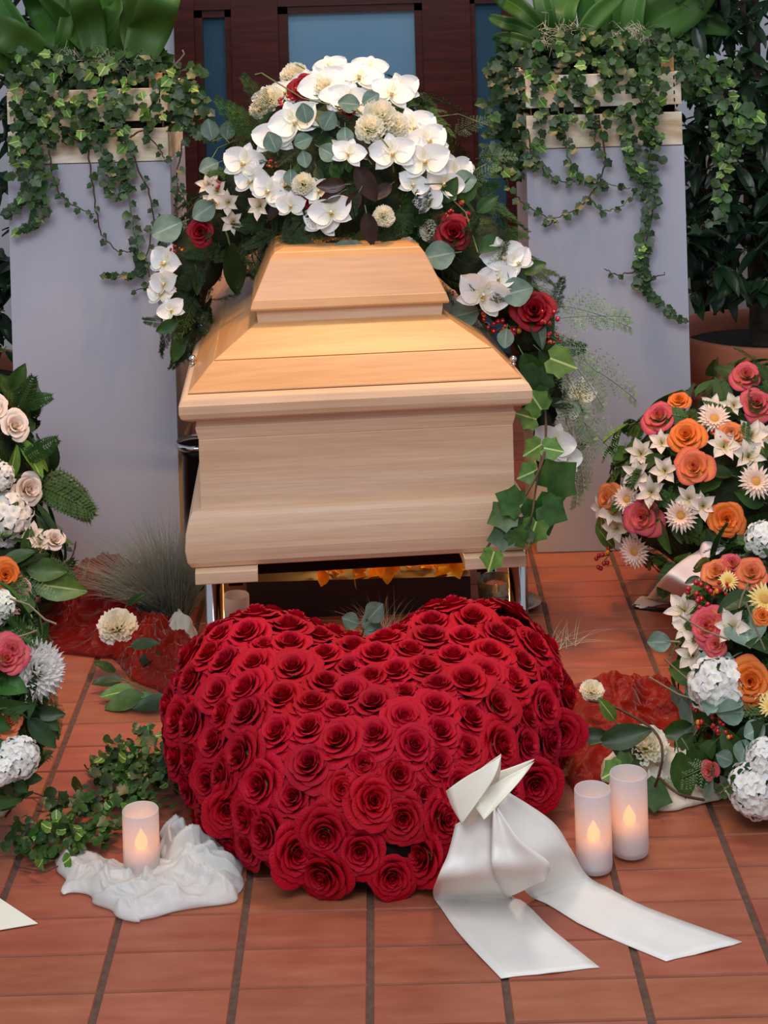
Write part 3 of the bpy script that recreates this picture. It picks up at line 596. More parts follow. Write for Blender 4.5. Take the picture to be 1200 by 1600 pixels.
# ------------------------------------------------------------------ heart of roses
def cr(P, t):
    n = len(P) - 1; i = min(n - 1, int(t * n)); f = t * n - i; a, b, c, d = P[max(0, i - 1)], P[i], P[i + 1], P[min(n, i + 2)]
    return .5 * ((2 * b) + (c - a) * f + (2 * a - 5 * b + 4 * c - d) * f * f + (3 * b - a - 3 * c + d) * f ** 3)
def heart():
    T, W_, Lk, Hh, Rr, yaw = R(12.5), .73, .80, .185, .17, .06; org = Vector((-.03, 2.785, .028))
    t = thing('rose_heart', (0, 3.1, 0), 'large domed heart of red roses lying in front of the casket', 'flower arrangement')
    hf = [Vector((x, y, 0)) for x, y in ((0, 0), (.22, .015), (.44, .075), (.64, .18), (.80, .32), (.93, .49), (.995, .66), (.985, .79), (.91, .90), (.76, .975), (.57, 1.0), (.38, .985), (.2, .93), (0, .82))]
    hs = [cr(hf, k / 100) for k in range(100)]; ol = np.array([(p.x * W_ / 2, p.y * W_ * Lk) for p in hs] + [(-p.x * W_ / 2, p.y * W_ * Lk) for p in hs[::-1]])
    def inside(x, y):
        c = False
        for i in range(200):
            a, b = ol[i], ol[i - 1]
            if (a[1] > y) != (b[1] > y) and x < (b[0] - a[0]) * (y - a[1]) / (b[1] - a[1]) + a[0]: c = not c
        return c
    def hgt(x, y):
        d = math.sqrt(((ol - (x, y)) ** 2).sum(1).min())
        return Hh * math.sqrt(max(0, 1 - (1 - min(1, d / Rr)) ** 2.0))
    Rm = Matrix.Rotation(yaw, 3, 'Z') @ Matrix.Rotation(T, 3, 'X')
    wp = lambda x, y, h: org + Rm @ Vector((x, y, h))
    ctr = np.array((0, .5 * W_ * Lk)); K, J = 72, 12; ring = []
    for j in range(J + 1):                       # the padded base under the flowers
        s = math.sin(j / J * math.pi / 2) * .95; row = []
        for k in range(K):
            p = ctr + (ol[(k * 200 // K)] - ctr) * s; row.append(wp(p[0], p[1], max(-.01, hgt(*p) - .034)))
        ring.append(row)
    b = MB(); b.grid(lambda u, v: ring[round(v * J)][round(u * K) % K], K, J)
    lo = [wp(*(ctr + (ol[(k * 200 // K)] - ctr) * .93), -.03) for k in range(K)]
    for p in lo: p.z = max(p.z, .006)
    b.grid(lambda u, v: (ring[J][round(u * K) % K] if v < .5 else lo[round(u * K) % K]), K, 1)
    put('heart_base', weld(b.mesh('heart_base', M['rosebase'])), t, (0, 0, 0))
    r = random.Random(3); cand = []
    for _ in range(16000):
        x, y = r.uniform(-.36, .36) , r.uniform(0, .7)
        if not inside(x, y): continue
        h = hgt(x, y); e = .004; hx, hy = (hgt(x + e, y) - hgt(x - e, y)) / (2 * e), (hgt(x, y + e) - hgt(x, y - e)) / (2 * e)
        wt = math.sqrt(1 + hx * hx + hy * hy)
        if r.random() > min(1, wt / 4): continue
        n = Vector((-hx, -hy, 1)).normalized(); cand.append((Vector((x, y, h)), n))
    for k in range(200):                         # the skirt below the widest line
        o, o2 = ol[k], ol[(k + 1) % 200]; tn = Vector((o2[0] - o[0], o2[1] - o[1], 0))
        if tn.length < 1e-6: continue
        n = Vector((tn.y, -tn.x, 0)).normalized(); n = n if n.dot(Vector((o[0] - ctr[0], o[1] - ctr[1], 0))) > 0 else -n
        for h in (-.055, -.02, 0.012): cand.append((Vector((o[0], o[1], h)) - n * (-h * .35 if h < 0 else 0), (n + Vector((0, 0, -.35 if h < 0 else .15))).normalized()))
    pts = []; r.shuffle(cand)
    for sep in (.061, .055, .050, .045):
        for p, n in cand:
            w3 = wp(*p)
            if w3.z < .018: continue
            if all((p - q).length > sep for q, _ in pts): pts.append((p, n))
    pts = pts[:296]
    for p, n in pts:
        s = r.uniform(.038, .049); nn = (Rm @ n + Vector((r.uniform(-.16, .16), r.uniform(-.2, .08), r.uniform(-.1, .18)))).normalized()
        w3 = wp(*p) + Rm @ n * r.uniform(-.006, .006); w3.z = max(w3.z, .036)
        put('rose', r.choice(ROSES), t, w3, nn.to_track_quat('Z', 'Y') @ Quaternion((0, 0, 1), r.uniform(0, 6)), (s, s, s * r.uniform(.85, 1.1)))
    print('heart roses', len(pts))
heart()
# ------------------------------------------------------------------ strips of cloth and ribbon
def strip(name, L, Rt, mat, par=None, nv=30, nu=8, wave=.0, th=.0012, k=1, seed=0, minz=.0015):
    b = MB()
    def f(u, v):
        p = cr(L, v).lerp(cr(Rt, v), u); q = p + Vector((0, 0, 1)) * 0
        wv = wave * math.sin(u * 6.28 * k + seed + v * 3) * (1 - v * .5)
        q = q + Vector((0, -.7, .7)) * wv; q.z = max(q.z, minz); return q
    b.grid(f, nu, nv); o = put(name, b.mesh(name, M[mat]), par, (0, 0, 0)); return thick(o, th)
def fl(px, py, z=.0015): return floor_at(px, py, z)
def ribbon():
    t = thing('mourning_ribbon', fl(800, 1400, 0), 'wide white satin ribbon tied in a bow at the lower right of the heart', 'ribbon')
    A = at
    strip('ribbon_tail', [A(712, 1288, 2.70), A(700, 1335, 2.69), A(683, 1375, 2.68), fl(679, 1406, .002), fl(720, 1462), fl(783, 1529)],
          [A(768, 1268, 2.68), A(769, 1320, 2.665), A(775, 1370, 2.66), fl(805, 1405, .002), fl(865, 1455), fl(937, 1512)], 'satin', t, wave=.005, k=1.5)
    strip('ribbon_tail', [A(770, 1262, 2.69), A(776, 1305, 2.66), A(800, 1355, 2.64), fl(830, 1402, .005), fl(920, 1450, .003), fl(1041, 1503)],
          [A(795, 1240, 2.74), A(862, 1285, 2.76), A(893, 1330, 2.77), fl(925, 1375, .004), fl(1010, 1418), fl(1160, 1473)], 'satin', t, wave=.006, seed=1)
    strip('ribbon_fold', [A(770, 1266, 2.66), A(768, 1320, 2.645), A(771, 1365, 2.635), fl(789, 1402, .006)], [A(777, 1262, 2.66), A(812, 1315, 2.63), A(858, 1350, 2.62), A(850, 1378, 2.62)], 'satin', t, wave=.008, k=1)
    # two folded loops standing up from the knot
    strip('bow_loop', [A(697, 1236, 2.70), A(706, 1262, 2.69), A(722, 1288, 2.68)], [A(783, 1180, 2.66), A(768, 1222, 2.65), A(722, 1287, 2.665)], 'satinc', t, 14, 8, wave=.006, k=.8)
    strip('bow_loop', [A(697, 1237, 2.71), A(712, 1265, 2.71), A(728, 1284, 2.71)], [A(783, 1180, 2.67), A(778, 1222, 2.70), A(750, 1270, 2.70)], 'satinc', t, 14, 8, wave=-.004, k=.8)
    strip('bow_loop', [A(735, 1250, 2.68), A(742, 1262, 2.665), A(756, 1281, 2.655)], [A(835, 1188, 2.69), A(805, 1228, 2.67), A(757, 1281, 2.65)], 'satinc', t, 14, 8, wave=.006, k=.7)
    strip('bow_loop', [A(752, 1212, 2.70), A(760, 1235, 2.70), A(778, 1262, 2.69)], [A(835, 1187, 2.70), A(808, 1222, 2.70), A(785, 1250, 2.69)], 'satinc', t, 14, 8, wave=-.004, k=.7)
    b = MB(); b.sphere((0, 0, 0), 1, 12, 8); put('knot', b.mesh('knot', M['satinc']), t, A(745, 1272, 2.705), None, (.03, .018, .02))
ribbon()
def lonerib():
    b = MB(); P = [fl(-60, 1360, .003), fl(0, 1404, .003), fl(59, 1443, .003), fl(0, 1453, .003), fl(-60, 1462, .003)]; b.poly(P)
    tag(thick(put('ribbon', b.mesh('ribbon', M['satinc'], False)), .001), 'pointed end of a cream ribbon lying on the tiles at the lower left edge', 'ribbon')
lonerib()
def cloth(name, rows, mat, label, amp=.02, sc_=14, nu=84, nv=84, seed=0, parent=None, ridge=1.0, group=None, drape=None):
    """crumpled cloth heap: rows of (px,py) pairs at floor level with a bulge height each"""
    L = [fl(*r[0]) for r in rows]; Rt = [fl(*r[1]) for r in rows]; Hh = [Vector((r[2], 0, 0)) for r in rows]
    b = MB()
    def f(u, v):
        p = cr(L, v).lerp(cr(Rt, v), u); h = cr(Hh, v).x
        e = math.sin(math.pi * u) ** .6; q = Vector((p.x * sc_, p.y * sc_, seed))
        w1 = noise.noise(q); w2 = noise.noise(q * 2.3 + Vector((5, 2, 1))); r1 = max(0, 1 - abs(noise.noise(Vector((q.x * .8 + w1 * 1.2, q.y * 1.5 + w1, seed + 3)))) * 3.2); r2 = max(0, 1 - abs(noise.noise(Vector((q.x * 2.1 + w2, q.y * 1.7 - w1 * 2, seed + 9)))) * 4)
        h = max(h, .001); z = h * (math.sin(math.pi * min(1, max(0, v))) ** .35) * e * (.42 + .52 * ridge * r1 ** 1.3 * min(1, .06 / h) + .22 * r2 ** 1.5 * min(1, .05 / h) + .15 * w2) + .004
        return (p.x + .018 * w2 + amp * .5 * w1, p.y + .02 * w1, max(.003 + .003 * w2 * w2, z))
    b.grid(f, nu, nv); o = put(name, b.mesh(name, M[mat]), parent, (0, 0, 0))
    return thick(tag(o, label, 'cloth', group), .0008)
cloth('organza_cloth', [((165, 880), (225, 895), .05), ((110, 905), (262, 930), .13), ((60, 940), (290, 975), .12), ((45, 975), (300, 1010), .09), ((75, 1022), (300, 1040), .05)], 'redorg', 'dark red sheer cloth heaped on the tiles between the left plinth and the heart', seed=1, sc_=8)
cloth('organza_cloth', [((130, 965), (210, 990), .02), ((170, 990), (300, 1010), .06), ((175, 1035), (310, 1050), .07), ((215, 1068), (290, 1092), .03)], 'redorg2', 'red sheer cloth end wrapped round stems against the left side of the heart', seed=4, sc_=14)
cloth('organza_cloth', [((880, 1075), (885, 1240), .10), ((930, 1065), (940, 1225), .10), ((985, 1078), (990, 1170), .08), ((1050, 1092), (1045, 1150), .07), ((1110, 1120), (1100, 1155), .03)], 'redorg2', 'orange-red sheer cloth bunched on the tiles right of the heart', seed=7, sc_=9)
cloth('organza_cloth', [((250, 1300), (255, 1400), .03), ((262, 1290), (300, 1400), .05), ((310, 1320), (340, 1375), .05), ((355, 1335), (372, 1362), .03)], 'whiteorg', 'bluish white sheer cloth tucked under the left edge of the heart', seed=2, sc_=12)
cloth('organza_cloth', [((84, 1345), (100, 1400), .02), ((105, 1335), (135, 1402), .04), ((165, 1345), (190, 1445), .035), ((240, 1350), (225, 1440), .03), ((300, 1345), (300, 1422), .045), ((345, 1340), (360, 1412), .045), ((374, 1350), (378, 1395), .015)], 'whiteorg', 'white sheer cloth spread under the candle at the front left', seed=12, sc_=12, nu=110, nv=110)
cloth('organza_cloth', [((940, 1205), (955, 1252), .03), ((990, 1185), (1000, 1260), .15), ((1050, 1200), (1060, 1264), .09), ((1110, 1205), (1110, 1256), .08), ((1175, 1215), (1165, 1240), .02)], 'creamorg', 'cream sheer cloth lying behind the pair of candles', seed=9, sc_=14)
cloth('organza_cloth', [((255, 1000), (262, 1022), .02), ((275, 985), (292, 1020), .075), ((300, 985), (312, 1015), .03)], 'creamorg', 'small puff of cream sheer cloth against the upper left of the heart', seed=3, sc_=22, nu=20, nv=20)
cloth('organza_cloth', [((200, 905), (215, 925), .04), ((215, 900), (262, 935), .10), ((240, 915), (278, 950), .04)], 'creamorg', 'greyish cream sheer cloth behind the dark red one, beside the grass', seed=5, sc_=18, nu=24, nv=24)
cloth('organza_cloth', [((-30, 1225), (-30, 1290), .03), ((0, 1230), (5, 1275), .05), ((22, 1232), (24, 1255), .02)], 'whiteorg', 'white sheer cloth corner under the front left bouquet', seed=6, sc_=18, nu=20, nv=20)
# ------------------------------------------------------------------ candles
def candle(px, pyb, wpx, hpx, label, base=.002, lit=True, on=True):
    P = floor_at(px, pyb, base); Y = P.y; r = wpx / 2 / ppm(Y); h = hpx / ppm(Y) * .985
    t = thing('candle_glass', P, label, 'candle')
    b = MB(); b.lathe([(0, .003), (r * .8, .003), (r * .96, .006), (r, .014), (r, h - .002), (r - .001, h), (r - .0022, h - .001), (r - .003, .012), (r * .7, .008), (0, .008)], 36); put('glass', b.mesh('frosted_cylinder', M['frost']), t, P)
    c = MB(); rc = r * .62; hc = h * .36; c.lathe([(0, .009), (rc, .009), (rc, hc - .003), (rc - .003, hc), (0, hc)], 20); put('wax', c.mesh('wax', M['wax']), t, P)
    if lit:
        g = MB(); g.lathe([(0, hc), (.007, hc + .002), (.0115, hc + .010), (.009, hc + .019), (.004, hc + .028), (0, hc + .035)], 12); put('flame', g.mesh('flame', M['flame']), t, P)
        l = bpy.data.lights.new('candle_light', 'POINT'); l.energy = .022; l.color = (1, .42, .10); l.shadow_soft_size = .01
        lo = bpy.data.objects.new('candle_light', l); C.objects.link(lo); lo.parent = t; lo.location = (0, 0, hc + .045)
    return t
candle(222, 1362, 57, 99, 'frosted glass LED candle standing on the white cloth at the front left', .006)
candle(929, 1360, 57, 130, 'frosted glass LED candle, the front one of the pair right of the bow')
candle(985, 1335, 58, 130, 'frosted glass LED candle, the rear one of the pair right of the bow')
candle(370, 990, 42, 62, 'unlit frosted glass candle under the casket, beside the left chrome leg', lit=False)
def saucer():
    P = floor_at(805, 948); t = thing('silver_plate', P, 'shallow silver plate on the floor behind the right chrome leg', 'plate')
    b = MB(); b.lathe([(0, .004), (.04, .004), (.055, .010), (.062, .014), (.061, .016), (.04, .009), (0, .008)], 32); put('dish', b.mesh('dish', M['silvern']), t, P)
    P = floor_at(776, 944); t = thing('tealight_glass', P, 'clear glass tealight holder glowing beside the chrome leg under the casket', 'candle')
    b = MB(); b.lathe([(0, .002), (.035, .002), (.042, .02), (.044, .06), (.042, .06), (.039, .02), (.03, .006), (0, .006)], 28); put('glass', b.mesh('bowl', M['glass']), t, P)
    c = MB(); c.lathe([(0, .006), (.018, .006), (.018, .022), (0, .022)], 16); put('wax', c.mesh('wax', M['wax']), t, P)
    g = MB(); g.lathe([(0, .022), (.005, .027), (.004, .036), (0, .046)], 10); put('flame', g.mesh('flame', M['flame']), t, P)
saucer()
# ------------------------------------------------------------------ under the casket: dark box, glowing leaves
def under():
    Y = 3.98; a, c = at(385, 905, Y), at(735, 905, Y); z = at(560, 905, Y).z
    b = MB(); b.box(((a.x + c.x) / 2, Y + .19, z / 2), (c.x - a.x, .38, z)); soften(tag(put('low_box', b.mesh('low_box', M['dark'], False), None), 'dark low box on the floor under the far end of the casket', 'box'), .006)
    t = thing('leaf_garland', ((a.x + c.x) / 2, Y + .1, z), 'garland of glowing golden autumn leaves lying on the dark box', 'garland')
    lf = mk_leaf('autumn_leaf', 1, .4, M['litleaf'], .9, .2, .3); LV['lit'] = lf; LN['lit'] = 'autumn_leaf'
    for k in range(170):
        p = Vector((U(a.x + .14, c.x - .01), Y + .01 + .28 * rnd.random() ** 2, z + U(.012, .05))); put('autumn_leaf', lf, t, p, face_q((U(-.6, .6), U(-1.1, -.2), U(.2, 1))), U(.028, .042))
    b = MB(); b.tube([(a.x + .1 + .05 * i, Y + .18 + .06 * math.sin(i * 1.7), z + .012) for i in range(12)], .004, 5); put('wire', b.mesh('wire', M['gstem']), t, (0, 0, 0))
    for i in range(3):
        l = bpy.data.lights.new('garland_light', 'POINT'); l.energy = 1.3; l.color = (1, .55, .15); l.shadow_soft_size = .02
        lo = bpy.data.objects.new('garland_light', l); C.objects.link(lo); lo.parent = t; lo.location = (-.08 + .14 * i, .05, .11)
under()
def vase():
    Y = 4.2; P = at(309, 690, Y); z = P.z; r = .052
    t = thing('metal_vase', (P.x, Y, 0), 'tall dark metal vase with bright rim between the left plinth and the casket', 'vase')
    b = MB(); b.lathe([(0, .002), (r * .8, .002), (r * .85, .01), (r * .72, .05), (r * .75, z - .03), (r * .97, z - .008), (r * .9, z - .008), (r * .6, z - .05), (0, z - .05)], 32); put('body', b.mesh('vase_body', M['black']), t, (P.x, Y, 0))
    b = MB(); b.lathe([(r * .9, z - .008), (r, z - .012), (r * 1.06, z - .004), (r, z + .004), (r * .92, z)], 32); put('rim', b.mesh('vase_rim', M['chrome']), t, (P.x, Y, 0))
vase()
# NEXT
# ------------------------------------------------------------------ crates with strap-leaved plants and ivy
def along(P, t):
    return cr(P, t)
def crate(PL_, label, dy0, posts):
    x, xb_, zt, Y = PL_; wd = xb_ - x; cx = x + wd / 2; w_ = wd * .985; dp = wd * .84
    t = thing('wooden_crate', (cx, Y, zt), label, 'crate', 'wooden crates on the plinths')
    y0 = Y - .012 - wd * 0 ; yb = Y + dp - .02
    z1, h1, z2, h2 = zt + .003, .083, zt + .105, .082
    for z, h in ((z1, h1), (z2, h2)):
        for (c, d) in (((cx, Y + .006, z + h / 2), (w_, .012, h)), ((cx, yb, z + h / 2), (w_, .012, h)), ((cx - w_ / 2 + .006, (Y + yb) / 2, z + h / 2), (.012, yb - Y - .014, h)), ((cx + w_ / 2 - .006, (Y + yb) / 2, z + h / 2), (.012, yb - Y - .014, h))):
            b = MB(); b.box((0, 0, 0), d) if d[0] > d[1] else None
            if d[0] <= d[1]:
                b = MB(); b.box((0, 0, 0), (d[1], d[0], d[2]), Matrix.Rotation(R(90), 4, 'Z'))
            soften(put('slat', weld(b.mesh('crate_slat', M['crate'], False)), t, c), .0015)
    for sx in (-1, 1):
        for yy in (Y + .03, yb - .024):
            b = MB(); b.box((0, 0, .11), (.032, .03, .22)); soften(put('corner_post', weld(b.mesh('crate_post', M['postw'], False)), t, (cx + sx * (w_ / 2 - .03), yy, zt + .003)), .0015)
    b = MB(); b.box((0, 0, 0), (w_ - .03, yb - Y - .03, .15)); put('planting_soil', b.mesh('planting_soil', M['soil'], False), t, (cx, (Y + yb) / 2, zt + .095))
    for sx in (-1, 1):
        for k in range(4):
            b = MB(); b.box((0, 0, 0), (.003, .002, .009)); put('staple', b.mesh('staple', M['black'], False), t, (cx + sx * (w_ / 2 - .018), Y - .0005, z2 + .012 + .019 * k))
    return t
crate(PL, 'whitewashed slatted crate planted with ivy on the left plinth', 0, 0)
crate(PR, 'whitewashed slatted crate planted with ivy on the right plinth', 0, 0)
def ivy_plant(name, label, strands, masses, Y, cap=285, sl=(.017, .030), kinds_=('ivy', 'ivyd', 'rnd', 'rnd', 'ivyd', 'ivyl'), cat='ivy', base=None):
    """strands: [pixel points], leaf density; masses: (x0,x1,y0,y1,n,Ya,Yb)"""
    t = thing(name, base, label, cat); items = []
    for P, dens, big in strands:
        Q = [at(p[0], p[1], Y + (p[2] if len(p) > 2 else 0)) for p in P]; n = max(8, len(Q) * 5)
        pts = [along(Q, i / n) + Vector((U(-.003, .003), U(-.006, .0), U(-.003, .003))) for i in range(n + 1)]
        b = MB(); b.tube(pts, lambda s: .0024 * (1.1 - .6 * s), 5); put('vine_stem', b.mesh('vine_stem', M['stem'] if rnd.random() < .5 else M['gstem']), t, (0, 0, 0))
        Ln = sum((pts[i + 1] - pts[i]).length for i in range(n)); m = int(Ln * dens * .62)
        for k in range(m):
            s = (k + U(0, 1)) / m; p = along(Q, s); d = (along(Q, min(1, s + .03)) - p).normalized(); sd = 1 if k % 2 else -1
            e = (Vector((sd * U(.5, 1.1), -U(.05, .4), U(-.7, .35))) + d * .4).normalized(); L = U(*sl) * (1.0 - .35 * s) * big
            items.append((rnd.choice(kinds_), p + e * .004 + Vector((0, -.004, 0)), dir_q(e, Vector((U(-.4, .4), -1, U(.1, .9)))), L, p.y))
    for (x0, x1, y0, y1, n, Ya, Yb, pw) in masses:
        for _ in range(n):
            u, v = U(0, 1), rnd.random() ** pw; px, py = x0 + (x1 - x0) * u, y0 + (y1 - y0) * v
            p = at(px, py, U(Ya, Yb)); e = Vector((U(-1, 1), -U(0, .5), U(-1, .3))).normalized()
            items.append((rnd.choice(kinds_), p, dir_q(e, Vector((U(-.6, .6), -1, U(0, 1.1)))), U(*sl), p.y))
    rnd.shuffle(items); items.sort(key=lambda i: i[4] - i[3] * 4)
    for i in items[:cap]: put('leaf', LV[i[0]], t, i[1], i[2], i[3])
    rest = items[cap:]
    if rest: joined(t, 'ivy_leaves', 'ivyd', [(i[1], i[2], i[3]) for i in rest])
    return t
YP = 4.335
ivy_plant('trailing_ivy', 'dense ivy spilling over the left crate and trailing down the left plinth',
    [([(60, 150), (62, 200), (58, 260), (62, 300), (55, 345), (30, 360)], 170, 1.25), ([(45, 170), (40, 230), (45, 290), (25, 320), (5, 335)], 120, 1.2), ([(75, 200), (80, 260), (92, 300), (112, 318), (148, 335)], 90, .9),
     ([(135, 210), (143, 270), (150, 330), (160, 365), (185, 392), (207, 390)], 45, .8), ([(180, 150), (195, 210), (200, 260), (205, 330), (215, 390), (222, 415), (205, 430), (162, 432)], 130, 1.1), ([(190, 200), (213, 255), (236, 310), (238, 360), (228, 410), (235, 440), (212, 456)], 60, .85),
     ([(150, 200), (165, 255), (172, 290), (185, 310)], 110, 1.1), ([(140, 160), (150, 220), (180, 265), (200, 300)], 130, 1.1), ([(270, 130), (285, 170), (300, 205), (330, 215), (350, 205)], 120, 1.0), ([(275, 140), (290, 190), (278, 270), (285, 305), (302, 322)], 80, 1.0), ([(262, 130), (305, 140), (325, 175), (330, 215)], 140, 1.0),
     ([(205, 215), (225, 205), (250, 235), (258, 248)], 70, 1.0), ([(100, 180), (115, 215), (140, 230)], 120, 1.0)],
    [(30, 235, 80, 185, 250, 4.30, 4.46, 1.0), (60, 205, 150, 225, 90, 4.30, 4.345, 1.2), (235, 320, 100, 200, 110, 4.30, 4.5, 1.0), (15, 75, 105, 330, 90, 4.28, 4.34, 1.3), (0, 40, 60, 130, 40, 4.35, 4.6, 1)], YP, base=(PL[0] + .2, YP, PL[2]))
ivy_plant('trailing_ivy', 'dense ivy spilling over the right crate, one long vine reaching down the right plinth',
    [([(990, 130), (1012, 190), (1015, 250), (1012, 300), (1008, 350), (1005, 400), (1002, 440), (1012, 455), (1040, 480), (1068, 502)], 150, 1.1), ([(985, 200), (995, 260), (1020, 290), (1018, 340), (1005, 400), (1008, 430)], 120, 1.1), ([(975, 170), (980, 230), (1000, 300)], 150, 1.1),
     ([(870, 160), (885, 235), (900, 272), (920, 282), (950, 288), (985, 295)], 85, .95), ([(935, 180), (945, 250), (930, 290), (910, 320), (880, 335), (855, 352)], 75, .95), ([(920, 305), (935, 325), (950, 329), (968, 322), (990, 306)], 60, .8), ([(825, 200), (830, 245), (845, 262), (870, 280), (900, 285)], 100, .95),
     ([(780, 250), (795, 290), (815, 315), (840, 330), (862, 345)], 80, .85), ([(1000, 412), (985, 425), (960, 428), (945, 420)], 50, .8), ([(1005, 445), (1022, 435), (1040, 425)], 20, .6), ([(825, 90), (838, 130), (845, 190), (840, 235)], 140, 1.1), ([(900, 130), (925, 170), (930, 230)], 120, 1.0), ([(885, 150), (880, 200), (893, 232)], 90, .9)],
    [(835, 1045, 50, 145, 270, 4.30, 4.44, 1.0), (845, 985, 120, 205, 60, 4.30, 4.345, 1.3), (770, 826, 60, 275, 210, 4.34, 4.55, 1.0), (755, 800, 100, 240, 60, 4.4, 4.6, 1.0), (1060, 1095, 60, 150, 40, 4.34, 4.5, 1), (1000, 1035, 90, 245, 60, 4.29, 4.33, 1)], YP, base=(PR[0] + .2, YP, PR[2]), kinds_=('ivy', 'ivyd', 'rnd', 'rnd', 'ivyd', 'rnd', 'ivyl'))
def strap(t, P, Wd, Y, name='strap_leaf', mat='strel', fold=.3):
    Q = [at(p[0], p[1], Y + (p[2] if len(p) > 2 else 0)) for p in P]; w_ = Wd / ppm(Y) / 2; b = MB(); tw = U(-.5, .5)
    def f(u, v):
        p = cr(Q, v); d = (cr(Q, min(1, v + .05)) - cr(Q, max(0, v - .05))).normalized(); x = d.cross(Vector((tw, -1, .1))).normalized(); y = x.cross(d); s = 2 * u - 1
        ww = w_ * (math.sin(math.pi * min(.99, .16 + .80 * v)) ** .6)
        return p + x * s * ww + y * abs(s) * ww * fold
    b.grid(f, 6, 14); return thick(put(name, b.mesh(name, M[mat]), t, (0, 0, 0)), .0015)
def wisps(t, x0, x1, y0, y1, Y, n, mat='silver', name='silver_fluff'):
    b = MB()
    for _ in range(n):
        a = at(U(x0, x1), U(y0, y1), Y + U(-.04, .04)); d = Vector((rnd.gauss(0, 1), rnd.gauss(0, .5), rnd.gauss(0, .5))).normalized() * U(.015, .05)
        e = Vector((U(-.01, .01), 0, U(0, .02))); b.tube([a, a + d * .5 + e, a + d], .0004, 3)
    tag(put(name, b.mesh(name, M[mat]), t, (0, 0, 0)), kind='stuff')
def crate_fill():
    for Pp, x0, x1, y0, y1 in ((PL, 15, 262, 82, 150), (PR, 825, 1060, 52, 110)):
        t = thing('ground_ivy', ((Pp[0] + Pp[1]) / 2, 4.5, Pp[2] + .17), 'dark leafy filling inside the %s crate, below the strap leaves' % ('left' if Pp is PL else 'right'), 'ivy'); it = []
        for _ in range(900):
            p = at(U(x0, x1), U(y0, y1), U(4.40, 4.62)); it.append((p, dir_q(Vector((U(-1, 1), -U(0, 1), U(-.6, .8))), Vector((U(-.6, .6), -1, U(0, 1)))), U(.02, .034)))
        for i in it[:30]: put('leaf', LV['ivyd'], t, *i)
        joined(t, 'ivy_leaves', 'ivyd', it[30:])
crate_fill()
def straps():
    t = thing('strap_leaf_plant', (PL[0] + .2, 4.46, PL[2] + .17), 'tall plant with broad strap leaves in the left crate', 'potted plant')
    for P, W_ in (([(75, 95), (40, 70), (0, 48), (-45, 30)], 40), ([(93, 90), (100, 50), (112, 0), (120, -50)], 17), ([(200, 100), (190, 50), (186, 0), (190, -60)], 58), ([(212, 98), (232, 45), (250, -5), (275, -60)], 48), ([(103, 88), (140, 60), (165, 40), (182, 10), (190, -30)], 26),
                  ([(120, 95), (90, 60), (60, 10), (30, -40)], 30), ([(150, 95), (140, 40), (128, -10), (120, -60)], 34), ([(170, 98), (155, 50), (160, 0), (150, -50)], 30), ([(80, 100), (30, 95), (-20, 88), (-50, 100)], 34), ([(135, 92), (110, 30), (75, -20), (50, -50)], 26),
                  ([(222, 100), (212, 50), (215, 0), (222, -50)], 40), ([(236, 116), (252, 108), (272, 100)], 15), ([(160, 96), (130, 62), (105, 40), (60, -10)], 24), ([(60, 90), (20, 30), (-10, -20)], 26), ([(230, 95), (242, 60), (240, 10), (232, -50)], 20)):
        P = [(p[0], p[1], .03 * i * U(-1, 1.5)) for i, p in enumerate(P)]; strap(t, P, W_ * 1.45, 4.46 + U(-.06, .1))
    wisps(t, 80, 180, 82, 120, 4.42, 260); wisps(t, 180, 240, 90, 125, 4.42, 90)
    b = MB(); b.tube([at(270, 105, 4.38), at(282, 92, 4.37), at(288, 84, 4.37), at(285, 78, 4.37)], .0022, 5); put('tendril', b.mesh('tendril', M['twig']), t, (0, 0, 0))
    t = thing('strap_leaf_plant', (PR[0] + .2, 4.46, PR[2] + .17), 'tall plant with broad strap leaves in the right crate', 'potted plant')
    for P, W_ in (([(985, 58), (1030, 28), (1075, 2), (1120, -45)], 52), ([(843, 44), (815, 15), (785, -5), (750, -40)], 22), ([(885, 50), (880, 20), (895, -10), (905, -50)], 34), ([(920, 55), (960, 38), (1000, 14), (1040, -20)], 17), ([(850, 60), (812, 42), (785, 35), (765, 26)], 16),
                  ([(955, 60), (960, 20), (958, -20), (965, -60)], 42), ([(930, 60), (925, 15), (918, -40)], 40), ([(990, 60), (990, 20), (1005, -30)], 26), ([(1010, 70), (1060, 50), (1100, 38), (1140, 50)], 26), ([(860, 60), (850, 10), (838, -40)], 22), ([(835, 70), (800, 60), (772, 58)], 14), ([(905, 60), (935, 20), (975, -10)], 22)):
        P = [(p[0], p[1], .03 * i * U(-1, 1.5)) for i, p in enumerate(P)]; strap(t, P, W_ * 1.45, 4.46 + U(-.06, .1))
    wisps(t, 965, 1010, 45, 75, 4.40, 160); wisps(t, 850, 910, 40, 75, 4.40, 130, 'ivyl' if 0 else 'silver')
straps()
